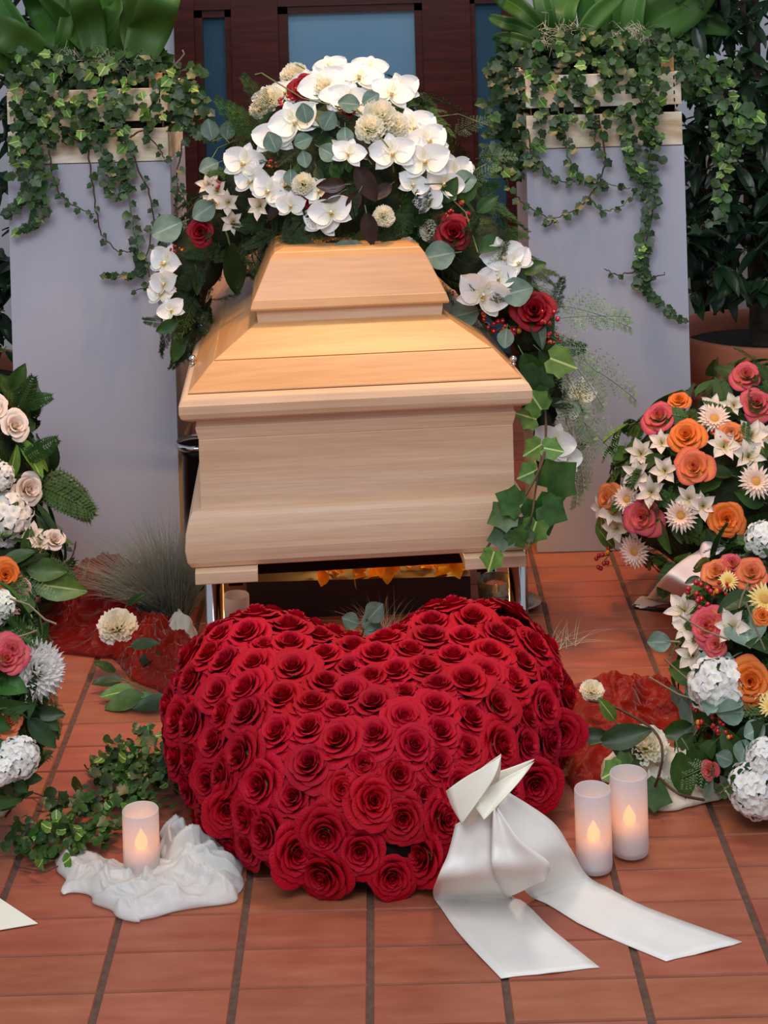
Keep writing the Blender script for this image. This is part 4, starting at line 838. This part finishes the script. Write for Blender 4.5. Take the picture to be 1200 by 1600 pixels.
# ------------------------------------------------------------------ potted trees
def pot(px, pyrim, Y, r, label, h=None):
    P = at(px, pyrim, Y); z = P.z; t = thing('terracotta_pot', (P.x, Y, 0), label, 'plant pot')
    b = MB(); b.lathe([(0, .003), (r * .72, .003), (r * .74, .01), (r * .93, z - .17), (r * .99, z - .165), (r * 1.0, z - .145), (r * .955, z - .135), (r * .955, z - .115), (r * 1.0, z - .108), (r * 1.04, z - .012), (r * 1.03, z), (r * .97, z), (r * .93, z - .02), (r * .93, z - .07)], 56); put('pot_wall', b.mesh('terracotta_pot', M['terr']), t, (P.x, Y, 0))
    b = MB(); b.lathe([(0, z - .045), (r * .5, z - .04), (r * .94, z - .055)], 40); put('soil', b.mesh('soil', M['soil']), t, (P.x, Y, 0)); return P.x, z
def tree(px, Y, z0, label, x0, x1, n, cap, seed, ylow):
    X = at(px, 480, Y).x; t = thing('potted_tree', (X, Y, z0 - .05), label, 'tree')
    b = MB(); b.tube([(X, Y, z0 - .05), (X + .008, Y, z0 + .12), (X - .01, Y + .01, z0 + .3), (X, Y, z0 + .8), (X, Y, z0 + 1.5)], lambda s: .036 * (1 - .5 * s), 12); put('trunk', b.mesh('trunk', M['trunk']), t, (0, 0, 0))
    for k in range(16):
        a = U(0, 6.28); z = z0 + .3 + .07 * k; b = MB(); L = U(.2, .42); b.tube([(X, Y, z), (X + math.cos(a) * L * .5, Y + math.sin(a) * L * .5, z + .08), (X + math.cos(a) * L, Y + math.sin(a) * L, z + .2)], .007, 5); put('branch', b.mesh('branch', M['trunk']), t, (0, 0, 0))
    it = []
    while len(it) < n:
        z = U(ylow, 2.15); px_ = U(x0, x1); d = abs(rnd.gauss(0, .16)); y = Y - .32 + d * 1.6; p = at(px_, 300, y); p = Vector((p.x, y, z))
        for _ in range(5):
            e = Vector((rnd.gauss(0, 1), rnd.gauss(-.5, .8), rnd.gauss(-.35, .7))).normalized(); it.append((p + e * .01, dir_q(e, Vector((U(-.5, .5), U(-.8, .2), 1))), U(.055, .10)))
    it.sort(key=lambda i: i[0].y)
    for p, q, s in it[:cap]: put('leaf', LV['tree'], t, p, q, s)
    joined(t, 'tree_leaves', 'tree', it[cap:]); return t
xr_, zr_ = pot(1192, 512, 4.82, .25, 'large terracotta pot with a tree behind the right plinth')
tree(1187, 4.82, zr_, 'dark leafy tree in the terracotta pot right of the right plinth', 1068, 1330, 2300, 285, 1, zr_ + .13)
xl_, zl_ = pot(-90, 575, 4.9, .25, 'terracotta pot with a tree, mostly hidden behind the left plinth')
tree(-70, 4.9, zl_, 'dark leafy tree at the left edge behind the left plinth', -150, 150, 1500, 150, 2, zl_ + .0)
ivy_plant('climbing_ivy', 'lighter ivy growing through the dark tree right of the right crate', [([(1075, 70), (1095, 120), (1130, 170), (1160, 215)], 110, 1.3), ([(1180, 170), (1160, 210), (1135, 240), (1128, 290), (1125, 340)], 150, 1.5), ([(1085, 365), (1100, 350), (1120, 340)], 60, 1.2)],
    [(1080, 1150, 90, 160, 35, 0 + 4.40, 4.46, 1), (1110, 1200, 150, 250, 35, 4.40, 4.46, 1)], 4.42, cap=200, kinds_=('ivyl', 'ivy', 'rnd', 'ivyd'), base=at(1130, 200, 4.5))
def slats():
    t = thing('slat_screen', at(1150, 460, 5.75), 'grey vertical slat screen behind the tree trunk at the right', 'screen'); x0 = at(1075, 450, 5.75).x
    for k in range(9):
        b = MB(); b.box((x0 + .09 * k, 5.75, .45), (.036, .02, .9)); soften(put('slat', weld(b.mesh('slat', M['slat'], False)), t, (0, 0, 0)), .002)
    b = MB(); b.box((x0 + .36, 5.78, .88), (.8, .02, .05)); b.box((x0 + .36, 5.78, .1), (.8, .02, .05)); put('rail', b.mesh('rail', M['slat'], False), t, (0, 0, 0))
    b = MB(); b.box((x0 + .36, 5.80, .45), (.8, .01, .9)); put('back_board', b.mesh('back_board', M['black'], False), t, (0, 0, 0))
slats()
# ------------------------------------------------------------------ spray on the casket
def spray():
    B = Blobs([(at(548, 292, 4.16), (.28, .36, .265)), (at(600, 330, 4.05), (.16, .2, .13)), (at(430, 300, 4.12), (.15, .2, .13)), (at(360, 345, 4.2), (.13, .2, .11)), (at(308, 405, 4.15), (.08, .17, .10)), (at(287, 475, 4.1), (.05, .14, .10)),
               (at(672, 330, 4.08), (.15, .2, .12)), (at(735, 395, 4.0), (.12, .2, .11)), (at(785, 450, 3.97), (.09, .15, .09)), (at(826, 500, 3.92), (.075, .13, .09)), (at(838, 560, 3.92), (.05, .1, .09)), (at(858, 600, 3.93), (.035, .06, .11)), (at(850, 690, 3.88), (.03, .05, .10))])
    t = thing('casket_spray', (-.1, 4.28, .93), 'large white and red flower spray with trailing greenery on top of the casket', 'flower arrangement')
    core(t, B, sh=.80)
    fillj(t, B, ('fead', 'fead', 'fea'), 85, .07, .13); fillj(t, B, ('dark',), 90, .04, .08)
    fill(t, B, ('fead', 'fead', 'dark'), 60, .07, .14, ang=.8); fill(t, B, ('euc', 'brown', 'green'), 26, .05, .085, k=0); fill(t, B, ('fea', 'dark'), 20, .08, .13, k=1)
    for x, y in ((330, 420), (345, 390), (375, 370), (300, 455), (285, 500), (410, 360), (440, 365), (480, 368), (530, 372), (570, 378), (600, 375), (320, 445), (296, 530), (305, 490), (362, 400), (390, 378), (650, 385), (690, 395), (455, 350), (510, 355)):
        leafp(t, B, 'fead', x + U(-6, 6), y + U(-10, 4), U(46, 66), U(170, 330), out=.0)
    for x, y, s in ((448, 150, 50), (422, 160, 46), (640, 200, 50), (715, 270, 50), (690, 300, 56), (640, 290, 54), (500, 300, 50), (535, 235, 44), (420, 320, 44), (465, 320, 50), (530, 160, 60), (575, 125, 60), (590, 150, 56), (660, 315, 50)): bloom(t, B, 'orchid' if s > 45 else 'alst', x, y, s, out=U(.0, .03), face=U(.3, .7))
    for x, y in ((420, 210), (400, 235), (395, 210), (430, 180)): leafp(t, B, 'fea', x, y, 70, U(95, 150))
    for x, y, a in ((850, 520, -30), (862, 560, -55), (868, 600, -50), (858, 500, 10), (872, 620, -70), (880, 560, -20), (876, 655, -65), (860, 480, -5), (885, 690, -75), (866, 540, -45), (880, 640, -35)):
        o = leafp(t, B, 'feab', x, y, U(95, 125), a)
    for k in (dict(x=735, y=250, a=10), dict(x=720, y=300, a=40), dict(x=700, y=215, a=30)): leafp(t, B, 'feab', k['x'], k['y'], 60, k['a'])
    for x, y, s in ((560, 140, 62), (510, 150, 66), (605, 165, 58), (545, 170, 60), (618, 160, 52), (470, 205, 66), (440, 225, 60), (400, 262, 60), (405, 285, 55), (640, 210, 66), (655, 232, 60), (610, 245, 62), (650, 260, 66), (700, 275, 60), (678, 290, 52), (435, 300, 50), (520, 330, 58), (505, 345, 50), (455, 290, 44), (545, 250, 46),
                    (780, 405, 60), (750, 445, 72), (770, 430, 50), (790, 410, 46), (268, 412, 54), (275, 435, 46), (262, 462, 44), (272, 485, 38), (882, 612, 46), (876, 640, 40), (858, 690, 56), (866, 712, 48), (858, 738, 30), (485, 140, 44), (520, 125, 46)):
        bloom(t, B, 'orchid', x, y, s * 1.22, out=U(.01, .035), face=U(.3, .8))
    for x, y, s in ((590, 195, 62), (575, 210, 50), (612, 205, 46), (595, 335, 36), (628, 382, 40), (430, 165, 46), (415, 180, 34), (465, 130, 46), (510, 150, 40), (660, 355, 36), (676, 245, 34), (480, 290, 38)): bloom(t, B, 'carn', x, y, s * 1.15, out=.02)
    for x, y in ((350, 300), (335, 325), (366, 315), (372, 340), (450, 300), (330, 300)): bloom(t, B, 'alst', x, y, 42, out=.02)
    for x, y, s in ((478, 145, 56), (545, 178, 34), (318, 362, 46), (712, 370, 66), (834, 490, 80), (690, 350, 40), (484, 315, 22)): bloom(t, B, 'red', x, y, s, out=.012, face=.7)
    for x, y, s in ((455, 170, 30), (436, 262, 20), (790, 500, 46), (770, 490, 36), (800, 520, 36), (850, 500, 40), (855, 525, 30), (725, 345, 40), (700, 340, 26), (283, 395, 20), (350, 290, 22)): bloom(t, B, 'berry', x, y, s, out=.02)
    for x, y, s, a in ((487, 205, 32, 100), (510, 215, 34, 60), (505, 240, 34, -30), (445, 245, 34, 110), (482, 245, 26, -80), (465, 270, 26, -90), (540, 212, 30, -90), (560, 180, 34, 170), (565, 178, 30, 30), (372, 225, 30, 80), (350, 225, 34, 100), (356, 265, 32, 200), (786, 462, 50, 15), (745, 465, 50, 190), (806, 512, 30, -100), (575, 385, 60, 185), (560, 380, 50, 190), (470, 235, 30, 20), (300, 350, 50, 200), (340, 330, 40, 210), (718, 400, 50, 185), (700, 300, 40, 10)):
        leafp(t, B, 'euc', x, y, s, a, out=.03)
    for x, y, s, a in ((540, 290, 44, 180), (556, 265, 60, -60), (560, 300, 40, -120), (535, 300, 36, 200), (570, 330, 50, -80)): leafp(t, B, 'brown', x, y, s, a, out=.02)
    for x, y, s, a in ((540, 240, 34, -80), (530, 250, 36, -100), (520, 260, 28, -70), (470, 260, 24, -100), (690, 320, 44, 60), (720, 320, 44, 70), (745, 340, 40, 40), (820, 545, 60, -60), (830, 570, 60, -80), (850, 560, 50, -100), (840, 540, 50, -40), (810, 430, 40, 20), (278, 500, 36, 200), (282, 520, 40, 250), (290, 535, 36, 220)): leafp(t, B, 'green', x, y, s, a, out=.015)
    for P in ([(600, 240), (570, 200), (520, 150), (470, 118)], [(560, 190), (480, 170), (420, 130), (410, 132)], [(640, 200), (700, 190), (745, 205)], [(650, 290), (700, 300), (740, 260)], [(380, 235), (355, 245), (345, 262)], [(370, 240), (362, 230), (350, 228)], [(700, 320), (730, 350), (745, 400)]):
        b = MB(); b.tube([B.hit(*p)[0] + B.hit(*p)[1] * .03 for p in P], .0016, 4); put('twig', b.mesh('twig', M['gstem']), t, (0, 0, 0))
    # the trailing ivy over the casket's right corner
    W_ = [at(845, 590, 3.80), at(853, 660, 3.74), at(848, 720, 3.62), at(820, 775, 3.52), at(800, 800, 3.515), at(778, 830, 3.51), at(757, 862, 3.50)]
    b = MB(); b.tube([cr(W_, i / 30) for i in range(31)], .0028, 5); put('vine_stem', b.mesh('vine', M['stem']), t, (0, 0, 0))
    W2 = [at(848, 700, 3.66), at(838, 760, 3.58), at(832, 800, 3.52), at(825, 830, 3.52)]
    b = MB(); b.tube([cr(W2, i / 12) for i in range(13)], .0022, 5); put('vine_stem', b.mesh('vine', M['stem']), t, (0, 0, 0))
    for x, y, s, a, k, Y in ((855, 762, 62, 40, 'ivy', 3.60), (838, 782, 60, -70, 'ivy', 3.56), (848, 790, 46, -30, 'ivy', 3.54), (838, 815, 42, -110, 'ivyl', 3.52), (828, 825, 40, 190, 'ivy', 3.515), (812, 790, 44, 150, 'ivy', 3.505), (800, 800, 44, 200, 'ivy', 3.51), (798, 835, 40, 190, 'ivy', 3.505), (802, 828, 34, -60, 'ivy', 3.50), (772, 862, 34, 250, 'ivyl', 3.495),
                             (838, 655, 36, 160, 'ivyl', 3.7), (845, 695, 34, 210, 'ivyl', 3.66), (850, 700, 34, -10, 'ivyl', 3.65), (838, 735, 34, 200, 'ivyl', 3.64), (842, 575, 50, -100, 'ivy', 3.74), (860, 560, 46, -20, 'ivyl', 3.74), (835, 610, 44, -80, 'ivy', 3.72), (846, 640, 40, 120, 'ivyl', 3.7)):
        p = at(x, y, Y); r_ = R(a); put('leaf', LV[k], t, p, dir_q(Vector((math.cos(r_), -.12, math.sin(r_))), Vector((U(-.3, .3), -1, .35))), s / ppm(Y))
spray()
# ------------------------------------------------------------------ arrangements on the floor
def arr(name, label, blobs, blooms, leaves=(), fills=(), base=None):
    B = Blobs(blobs); t = thing(name, base or (blobs[0][0][0], blobs[0][0][1], 0), label, 'flower arrangement'); core(t, B, sh=.84)
    fillj(t, B, ('fern', 'fea', 'green', 'dark'), 70, .04, .085)
    for f in fills: fill(t, B, *f)
    for k, L in blooms.items():
        for x, y, s in L: bloom(t, B, k, x, y, s * {'alst': 1.35, 'gerb': 1.12, 'peach': 1.15, 'coral': 1.15, 'orange': 1.12, 'berry': 1.0}.get(k, 1.05), out=.022, face=.5)
    for l in leaves: leafp(t, B, *l)
    return t, B
b_ = at(1110, 765, 3.95)
A1 = arr('peach_wreath', 'round peach and cream flower arrangement on the floor before the right plinth', [(b_, (.235, .26, .20)), (at(1180, 720, 4.02), (.2, .22, .22))],
    dict(peach=[(1088, 737, 58), (1140, 690, 46), (965, 778, 44), (1110, 700, 30), (1160, 600, 40)], orange=[(1076, 692, 54), (1133, 808, 54), (1065, 640, 34)], coral=[(1037, 665, 52), (1015, 805, 58), (1183, 640, 50), (1168, 600, 46), (1190, 590, 30)], darkgerb=[],
         gerb=[(1116, 668, 50), (1175, 757, 52), (1069, 803, 50), (1002, 852, 48), (992, 780, 44), (1010, 690, 34)], alst=[(1010, 715, 36), (1005, 745, 38), (1045, 740, 36), (1130, 705, 42), (1165, 720, 42), (1170, 690, 40), (1115, 655, 36), (970, 795, 38), (955, 785, 30), (1025, 770, 38), (1080, 780, 34), (1100, 790, 34), (975, 820, 34), (1150, 640, 30), (1190, 690, 34), (1040, 700, 32)], hyd=[(1185, 862, 62)], berry=[(955, 862, 38), (1120, 690, 22)]) if 0 else
    dict(peach=[(1088, 737, 58), (1140, 690, 40), (965, 778, 44)], orange=[(1076, 692, 54), (1133, 808, 54), (1065, 640, 34)], coral=[(1037, 665, 52), (1015, 805, 58), (1183, 640, 50), (1168, 600, 46)],
         gerb=[(1116, 668, 50), (1175, 757, 52), (1069, 803, 50), (1002, 852, 48), (992, 780, 44)], alst=[(1010, 715, 36), (1005, 745, 38), (1045, 740, 36), (1130, 705, 42), (1165, 720, 42), (1170, 690, 40), (1115, 650, 36), (970, 795, 38), (955, 790, 30), (1025, 770, 38), (1080, 780, 34), (1100, 790, 34), (975, 820, 34), (1150, 640, 30), (1190, 690, 34), (1040, 700, 32)], hyd=[(1190, 862, 58)], berry=[(955, 862, 38), (1120, 690, 22)]),
    [('pale', 950, 840, 40, 100), ('pale', 965, 850, 40, 130), ('fern', 1060, 870, 60, -120), ('fern', 1100, 870, 60, -90)], [(('fern', 'fern', 'fea', 'pale', 'green'), 90, .05, .10, None, .7)], )
sb = thing('sash_ribbon', fl(1060, 930, 0), 'pale pink satin sash with a dark tip hanging from the peach arrangement at the right', 'ribbon')
strip('sash', [at(1095, 858, 3.72), at(1062, 880, 3.64), at(1035, 905, 3.60), fl(1010, 935, .004), fl(988, 945, .002)], [at(1140, 868, 3.7), at(1110, 905, 3.58), at(1095, 925, 3.55), fl(1072, 948, .004), fl(1000, 951, .002)], 'satinp', sb, wave=.008, k=1)
strip('sash_loop', [at(1092, 862, 3.70), at(1100, 848, 3.68), at(1125, 852, 3.68), at(1150, 868, 3.66)], [at(1092, 868, 3.68), at(1100, 895, 3.62), at(1118, 918, 3.58), at(1128, 900, 3.60)], 'satinp', sb, 16, 8, wave=.006)
strip('dark_tip', [fl(988, 944, .001), fl(1030, 950, .001), fl(1062, 951, .001)], [fl(990, 951, .001), fl(1030, 956, .001), fl(1060, 954, .001)], 'black', sb, 8, 3)
A2 = arr('mixed_bouquet', 'orange, white and yellow flower arrangement at the right edge of the picture behind the candles', [(at(1175, 1050, 3.28), (.135, .17, .19)), (at(1200, 1170, 3.12), (.12, .14, .10)), (at(1185, 930, 3.4), (.10, .14, .09))],
    dict(orange=[(1175, 1062, 68), (1190, 970, 30)], coral=[(1118, 985, 58), (1130, 1010, 36), (1150, 900, 40), (1080, 1190, 28), (1125, 1200, 30)], peach=[(1130, 910, 48), (1175, 912, 50), (1120, 975, 30)], whyd=[(1132, 1068, 96), (1185, 1225, 90), (1200, 1190, 70)], hyd=[(1192, 860, 60)],
         yel=[(1192, 948, 56), (1195, 1092, 56), (1145, 922, 34), (1205, 1120, 40)], alst=[(1082, 960, 46), (1090, 985, 40), (1150, 985, 44), (1095, 1025, 40), (1100, 1005, 36)], berry=[(1110, 935, 48), (1118, 948, 44), (1125, 1140, 44), (1110, 1115, 34), (1140, 1150, 34), (1140, 935, 30)]),
    [('euc', 1060, 1005, 34, 175, .02, .3), ('euc', 1090, 1060, 34, -80), ('euc', 1165, 1120, 44, 175), ('euc', 1170, 1160, 36, -110), ('euc', 1195, 1140, 36, 200), ('green', 1090, 1130, 50, 190), ('green', 1095, 1150, 55, 230), ('green', 1075, 1140, 48, -90), ('dark', 1105, 1180, 50, -60), ('dark', 1100, 910, 24, 190), ('euc', 1150, 1190, 30, 150), ('feab', 1110, 1180, 70, 230), ('feab', 1125, 1190, 80, 200)], [(('fernd', 'dark', 'green', 'euc', 'feab'), 90, .05, .09, None, .7)])
def twigs(t, L, r=.0018):
    for Y, P in L:
        b = MB(); b.tube([at(p[0], p[1], Y) for p in P], r, 5); put('twig', b.mesh('twig', M['twig']), t, (0, 0, 0))
twigs(A2[0], [(3.16, [(1038, 1030), (1075, 1062), (1110, 1080)]), (3.14, [(1014, 1058), (1060, 1085), (1100, 1098)]), (3.12, [(1062, 1003), (1048, 1002), (1040, 1001)]), (3.12, [(1062, 962), (1100, 985), (1140, 1000)]), (3.1, [(1165, 940), (1180, 980), (1195, 1015)]), (3.1, [(1170, 910), (1160, 930), (1155, 950)])])
put('eucalyptus_leaf', LV['euc'], A2[0], at(1048, 1003, 3.12), dir_q((-1, -.1, .05), (0, -1, .3)), .037)
P0 = at(1145, 1195, 2.98)
b = MB(); b.tube([at(1125, 1240, 2.97), at(1160, 1210, 2.97), at(1198, 1180, 2.97)], .0012, 4); put('twig', b.mesh('twig', M['twig']), A2[0], (0, 0, 0))
for i in range(7):
    for s in (-1, 1):
        p = cr([at(1125, 1240, 2.96), at(1160, 1210, 2.96), at(1198, 1180, 2.96)], (i + .5) / 7); put('eucalyptus_leaf', LV['rnd'], A2[0], p, dir_q((-.5 * s, -.2, .8 * s), (0, -1, .2)), .013)
A3 = arr('blush_bouquet', 'blush rose and white hydrangea arrangement at the left edge before the left plinth', [(at(-5, 780, 4.0), (.10, .16, .23)), (at(15, 880, 3.9), (.12, .16, .10))],
    dict(blush=[(14, 672, 50), (32, 765, 54), (74, 852, 38), (-12, 650, 50)], hyd=[(8, 825, 92), (-5, 745, 50)], orange=[(8, 900, 46)], pink=[(22, 925, 52)], alst=[(45, 845, 30), (55, 858, 24)]),
    [('fern', 20, 650, 60, 60), ('fern', 25, 640, 50, 20), ('ivy', 25, 620, 44, -10), ('fern', 60, 740, 100, -35), ('fern', 55, 760, 90, -20), ('dark', 70, 740, 50, 75), ('dark', 60, 740, 50, 95), ('dark', 50, 730, 60, 110), ('fern', 30, 720, 60, 30), ('pale', 60, 900, 60, -10), ('pale', 50, 910, 80, -5), ('fern', 60, 880, 60, -25), ('green', 40, 890, 60, 0), ('dark', 55, 815, 50, -40), ('dark', 50, 800, 50, -50), ('pale', 50, 870, 44, -60), ('green', 15, 615, 44, 60), ('green', 18, 630, 44, 110)], [(('fern', 'fernd', 'green', 'pale'), 90, .06, .10, None, .7)])
A4 = arr('mixed_bouquet', 'white chrysanthemum and coral flower arrangement at the left edge behind the white cloth', [(at(5, 1060, 3.05), (.07, .15, .105)), (at(-10, 1160, 2.98), (.06, .13, .08))],
    dict(mum=[(40, 1052, 92)], coral=[(8, 1030, 56), (2, 1040, 50)], peach=[(0, 1140, 46)], hyd=[(-2, 970, 60)], whyd=[(10, 1185, 72), (-12, 1200, 50)], pink=[]),
    [('dark', 30, 1090, 40, 60), ('dark', 45, 1105, 50, -35), ('dark', 48, 1100, 56, -50), ('dark', 45, 1108, 56, -70), ('dark', 44, 1110, 48, 0), ('dark', 35, 1120, 60, -40), ('dark', 42, 1104, 50, -90), ('fea', 60, 1060, 50, -60), ('fea', 70, 1090, 60, -70), ('feab', 10, 940, 70, -30), ('green', 20, 1210, 36, 0), ('green', 10, 1215, 30, -30), ('feab', 0, 1000, 60, -10), ('feab', 20, 930, 60, 10)], [(('fernd', 'dark', 'green', 'feab'), 60, .04, .07, None, .7)])
twigs(A4[0], [(2.95, [(15, 935), (45, 945), (70, 968), (88, 975)]), (2.95, [(30, 995), (45, 990), (58, 985)]), (2.9, [(0, 1108), (20, 1102), (42, 1098)])])
# ------------------------------------------------------------------ loose things on the floor
def loose(kind, px, py, size, label, z=.05, nrm=(0, -.6, 1), cat='flower'):
    Pf = floor_at(px, py, z); s = size / 2 / ppm(Pf.y); o = put(NAMEOF[kind], KD[kind][0], None, Pf, face_q(nrm, 0), s); tag(o, label, cat); return o
loose('carn', 183, 980, 72, 'cream carnation lying on the dark red cloth left of the casket', .10)
loose('carn', 925, 1080, 44, 'cream carnation lying on the red cloth close to the right side of the heart', .10)
loose('carn', 1010, 1165, 78, 'cream flower lying on the cream cloth above the pair of candles', .09)
def floor_ivy():
    t = ivy_plant('ivy_cutting', 'mound of trailing green ivy on the tiles left of the heart, behind the candle', [], [], 3, base=fl(180, 1270, 0)); it = []
    cz = [((215, 1215), .10, .08), ((200, 1260), .12, .07), ((160, 1290), .12, .05), ((110, 1310), .12, .04), ((75, 1330), .08, .03), ((235, 1250), .08, .10), ((190, 1225), .06, .05)]
    for k in range(520):
        (px, py), r_, h = cz[min(6, int(rnd.random() ** 1.2 * 7))]; c = fl(px, py, 0); a, q = U(0, 6.28), rnd.random() ** .5
        p = c + Vector((math.cos(a) * r_ * q * .8, math.sin(a) * r_ * q * .8, h * U(.1, 1) * (1 - .6 * q * q) + .012)); e = Vector((U(-1, 1), U(-1, .5), U(-.25, .6))).normalized()
        it.append((p, dir_q(e, Vector((U(-.4, .4), -.5, 1))), U(.013, .024)))
    it.sort(key=lambda i: -i[0].z)
    for p, q, s in it[:240]: put('leaf', LV[rnd.choice(('rnd', 'rnd', 'rndl', 'ivy', 'ivyd'))], t, p, q, s)
    joined(t, 'ivy_leaves', 'rnd', it[240:])
    for P in ([(200, 1250), (160, 1252), (120, 1252), (80, 1248), (50, 1238)], [(190, 1225), (160, 1215), (135, 1200), (132, 1195)], [(100, 1350), (70, 1362), (30, 1355), (20, 1340)], [(60, 1320), (35, 1300), (15, 1290)], [(150, 1300), (110, 1290), (80, 1310)]):
        b = MB(); b.tube([fl(x, y, .008 + .01 * (i % 2)) for i, (x, y) in enumerate(P)], .0014, 5); put('vine_stem', b.mesh('vine', M['stem']), t, (0, 0, 0))
    for x, y, s, k in ((115, 1235, .034, 'rnd'), (90, 1245, .028, 'rnd'), (142, 1200, .014, 'rndl'), (182, 1185, .022, 'rndl'), (168, 1202, .024, 'rndl'), (118, 1282, .018, 'rndl'), (60, 1355, .022, 'ivyl'), (98, 1350, .026, 'rndl'), (45, 1340, .02, 'rnd')): put('leaf', LV[k], t, fl(x, y, .02), dir_q((U(-1, 1), -.3, .5), (0, -.8, .6)), s)
floor_ivy()
def grass(px, py, Y0, n, L, label, spread=1.0, wd=.0011, mat='grass', up=1.0, lean=0.0):
    P = floor_at(px, py, 0); t = thing('fescue_grass', P, label, 'grass plant'); b = MB()
    for k in range(n):
        a = U(0, 6.283); q = rnd.random(); d = Vector((math.cos(a) + lean, math.sin(a) * .8, 0)); l = L * U(.6, 1.1); o = P + Vector((U(-.03, .03), U(-.03, .03), 0)); s = spread * U(.2, 1)
        pts = [o + d * l * s * v + Vector((0, 0, l * up * (v - .55 * s * v * v) * 1.1 + .004)) for v in (0, .25, .5, .75, 1)]
        x = d.cross(Vector((0, 0, 1))).normalized()
        x = (x + Vector((.6, 0, 0))).normalized()
        b.grid(lambda u, v: pts[round(v * 4)] + x * wd * (2 * u - 1) * (1.05 - v), 1, 4)
    tag(put('grass_blades', b.mesh('grass_blades', M[mat]), t, (0, 0, 0)), kind='stuff'); return t
grass(272, 975, 4, 2000, .25, 'big tuft of grey-green fescue grass beside the left chrome leg', 1.0, .0009, lean=-.35)
grass(600, 1010, 4, 120, .12, 'wispy grass tuft behind the notch of the heart', 1.2, .0006, 'silver'); grass(880, 1010, 4, 26, .12, 'few pale grass blades sticking out right of the heart', 1.5, .0006, 'silver', .5)
def sprig(label, P, z, leaves, base):
    t = thing('eucalyptus_sprig', base, label, 'leaf sprig'); b = MB(); b.tube([floor_at(x, y, zz) for x, y, zz in P], .0018, 5); put('stem', b.mesh('stem', M['gstem']), t, (0, 0, 0))
    for x, y, zz, s, a in leaves: r_ = R(a); put('eucalyptus_leaf', LV['euc'], t, floor_at(x, y, zz), dir_q((math.cos(r_), -.3, math.sin(r_)), (0, -1, .6)), s)
sprig('blue-grey eucalyptus leaves showing behind the notch of the heart', [(560, 1010, .0), (568, 985, .07), (575, 960, .13)], 0, [(565, 975, .10, .045, 20), (575, 968, .12, .05, 50), (560, 975, .10, .04, 150), (570, 985, .09, .045, -5)], fl(560, 1010, 0))
sprig('dark green leafy stems lying at the left side of the heart below the red cloth', [(300, 1095, .02), (240, 1085, .01), (190, 1060, .02), (165, 1068, .02)], 0, [], fl(240, 1080, 0))
s_ = bpy.data.objects['eucalyptus_sprig.001']; s_.name = 'leafy_stem'
for x, y, a, k, s in ((210, 1080, 170, 'pale', .07), (240, 1090, 190, 'pale', .07), (190, 1065, 160, 'dark', .06), (270, 1095, 175, 'dark', .08), (180, 1050, 120, 'dark', .05), (215, 1040, 60, 'dark', .06), (225, 1090, 185, 'green', .08), (205, 1010, 30, 'dark', .06), (200, 945, 60, 'dark', .05)): r_ = R(a); put('leaf', LV[k], s_, floor_at(x, y, .02 if y > 1030 else .10), dir_q((math.cos(r_), -.2, math.sin(r_) * .5), (0, -.6, 1)), s)
def rightstems():
    t = thing('leafy_stem', fl(960, 1160, 0), 'cut stems with leaves lying on the red cloth right of the heart', 'leaf sprig')
    for P in ([(920, 1095, .13), (950, 1100, .12), (990, 1120, .12), (1020, 1140, .13), (1035, 1170, .12), (1030, 1210, .08), (1020, 1235, .03)], [(900, 1150, .1), (940, 1155, .1), (975, 1140, .11)], [(1100, 1250, .07), (1060, 1240, .10), (1030, 1215, .10)]):
        b = MB(); Q = [floor_at(*p) for p in P]; b.tube([cr(Q, i / 20) for i in range(21)], .0026, 5); put('stem', b.mesh('stem', M['stem']), t, (0, 0, 0))
    for x, y, z, a, k, s in ((940, 1160, .11, 20, 'dark', .09), (905, 1150, .11, 5, 'dark', .06), (955, 1165, .1, -20, 'dark', .07), (1018, 1240, .03, -80, 'ivyl', .045), (1010, 1235, .04, -20, 'ivy', .05), (985, 1195, .08, 170, 'ivy', .04), (970, 1200, .08, 200, 'ivyl', .04), (950, 1235, .03, 200, 'ivyl', .03), (1060, 1175, .10, -80, 'green', .08), (1075, 1170, .10, -60, 'green', .08), (960, 1125, .11, 120, 'pale', .05)):
        r_ = R(a); put('leaf', LV[k], t, floor_at(x, y, z), dir_q((math.cos(r_), -.25, math.sin(r_)), (0, -1, .6)), s)
rightstems()
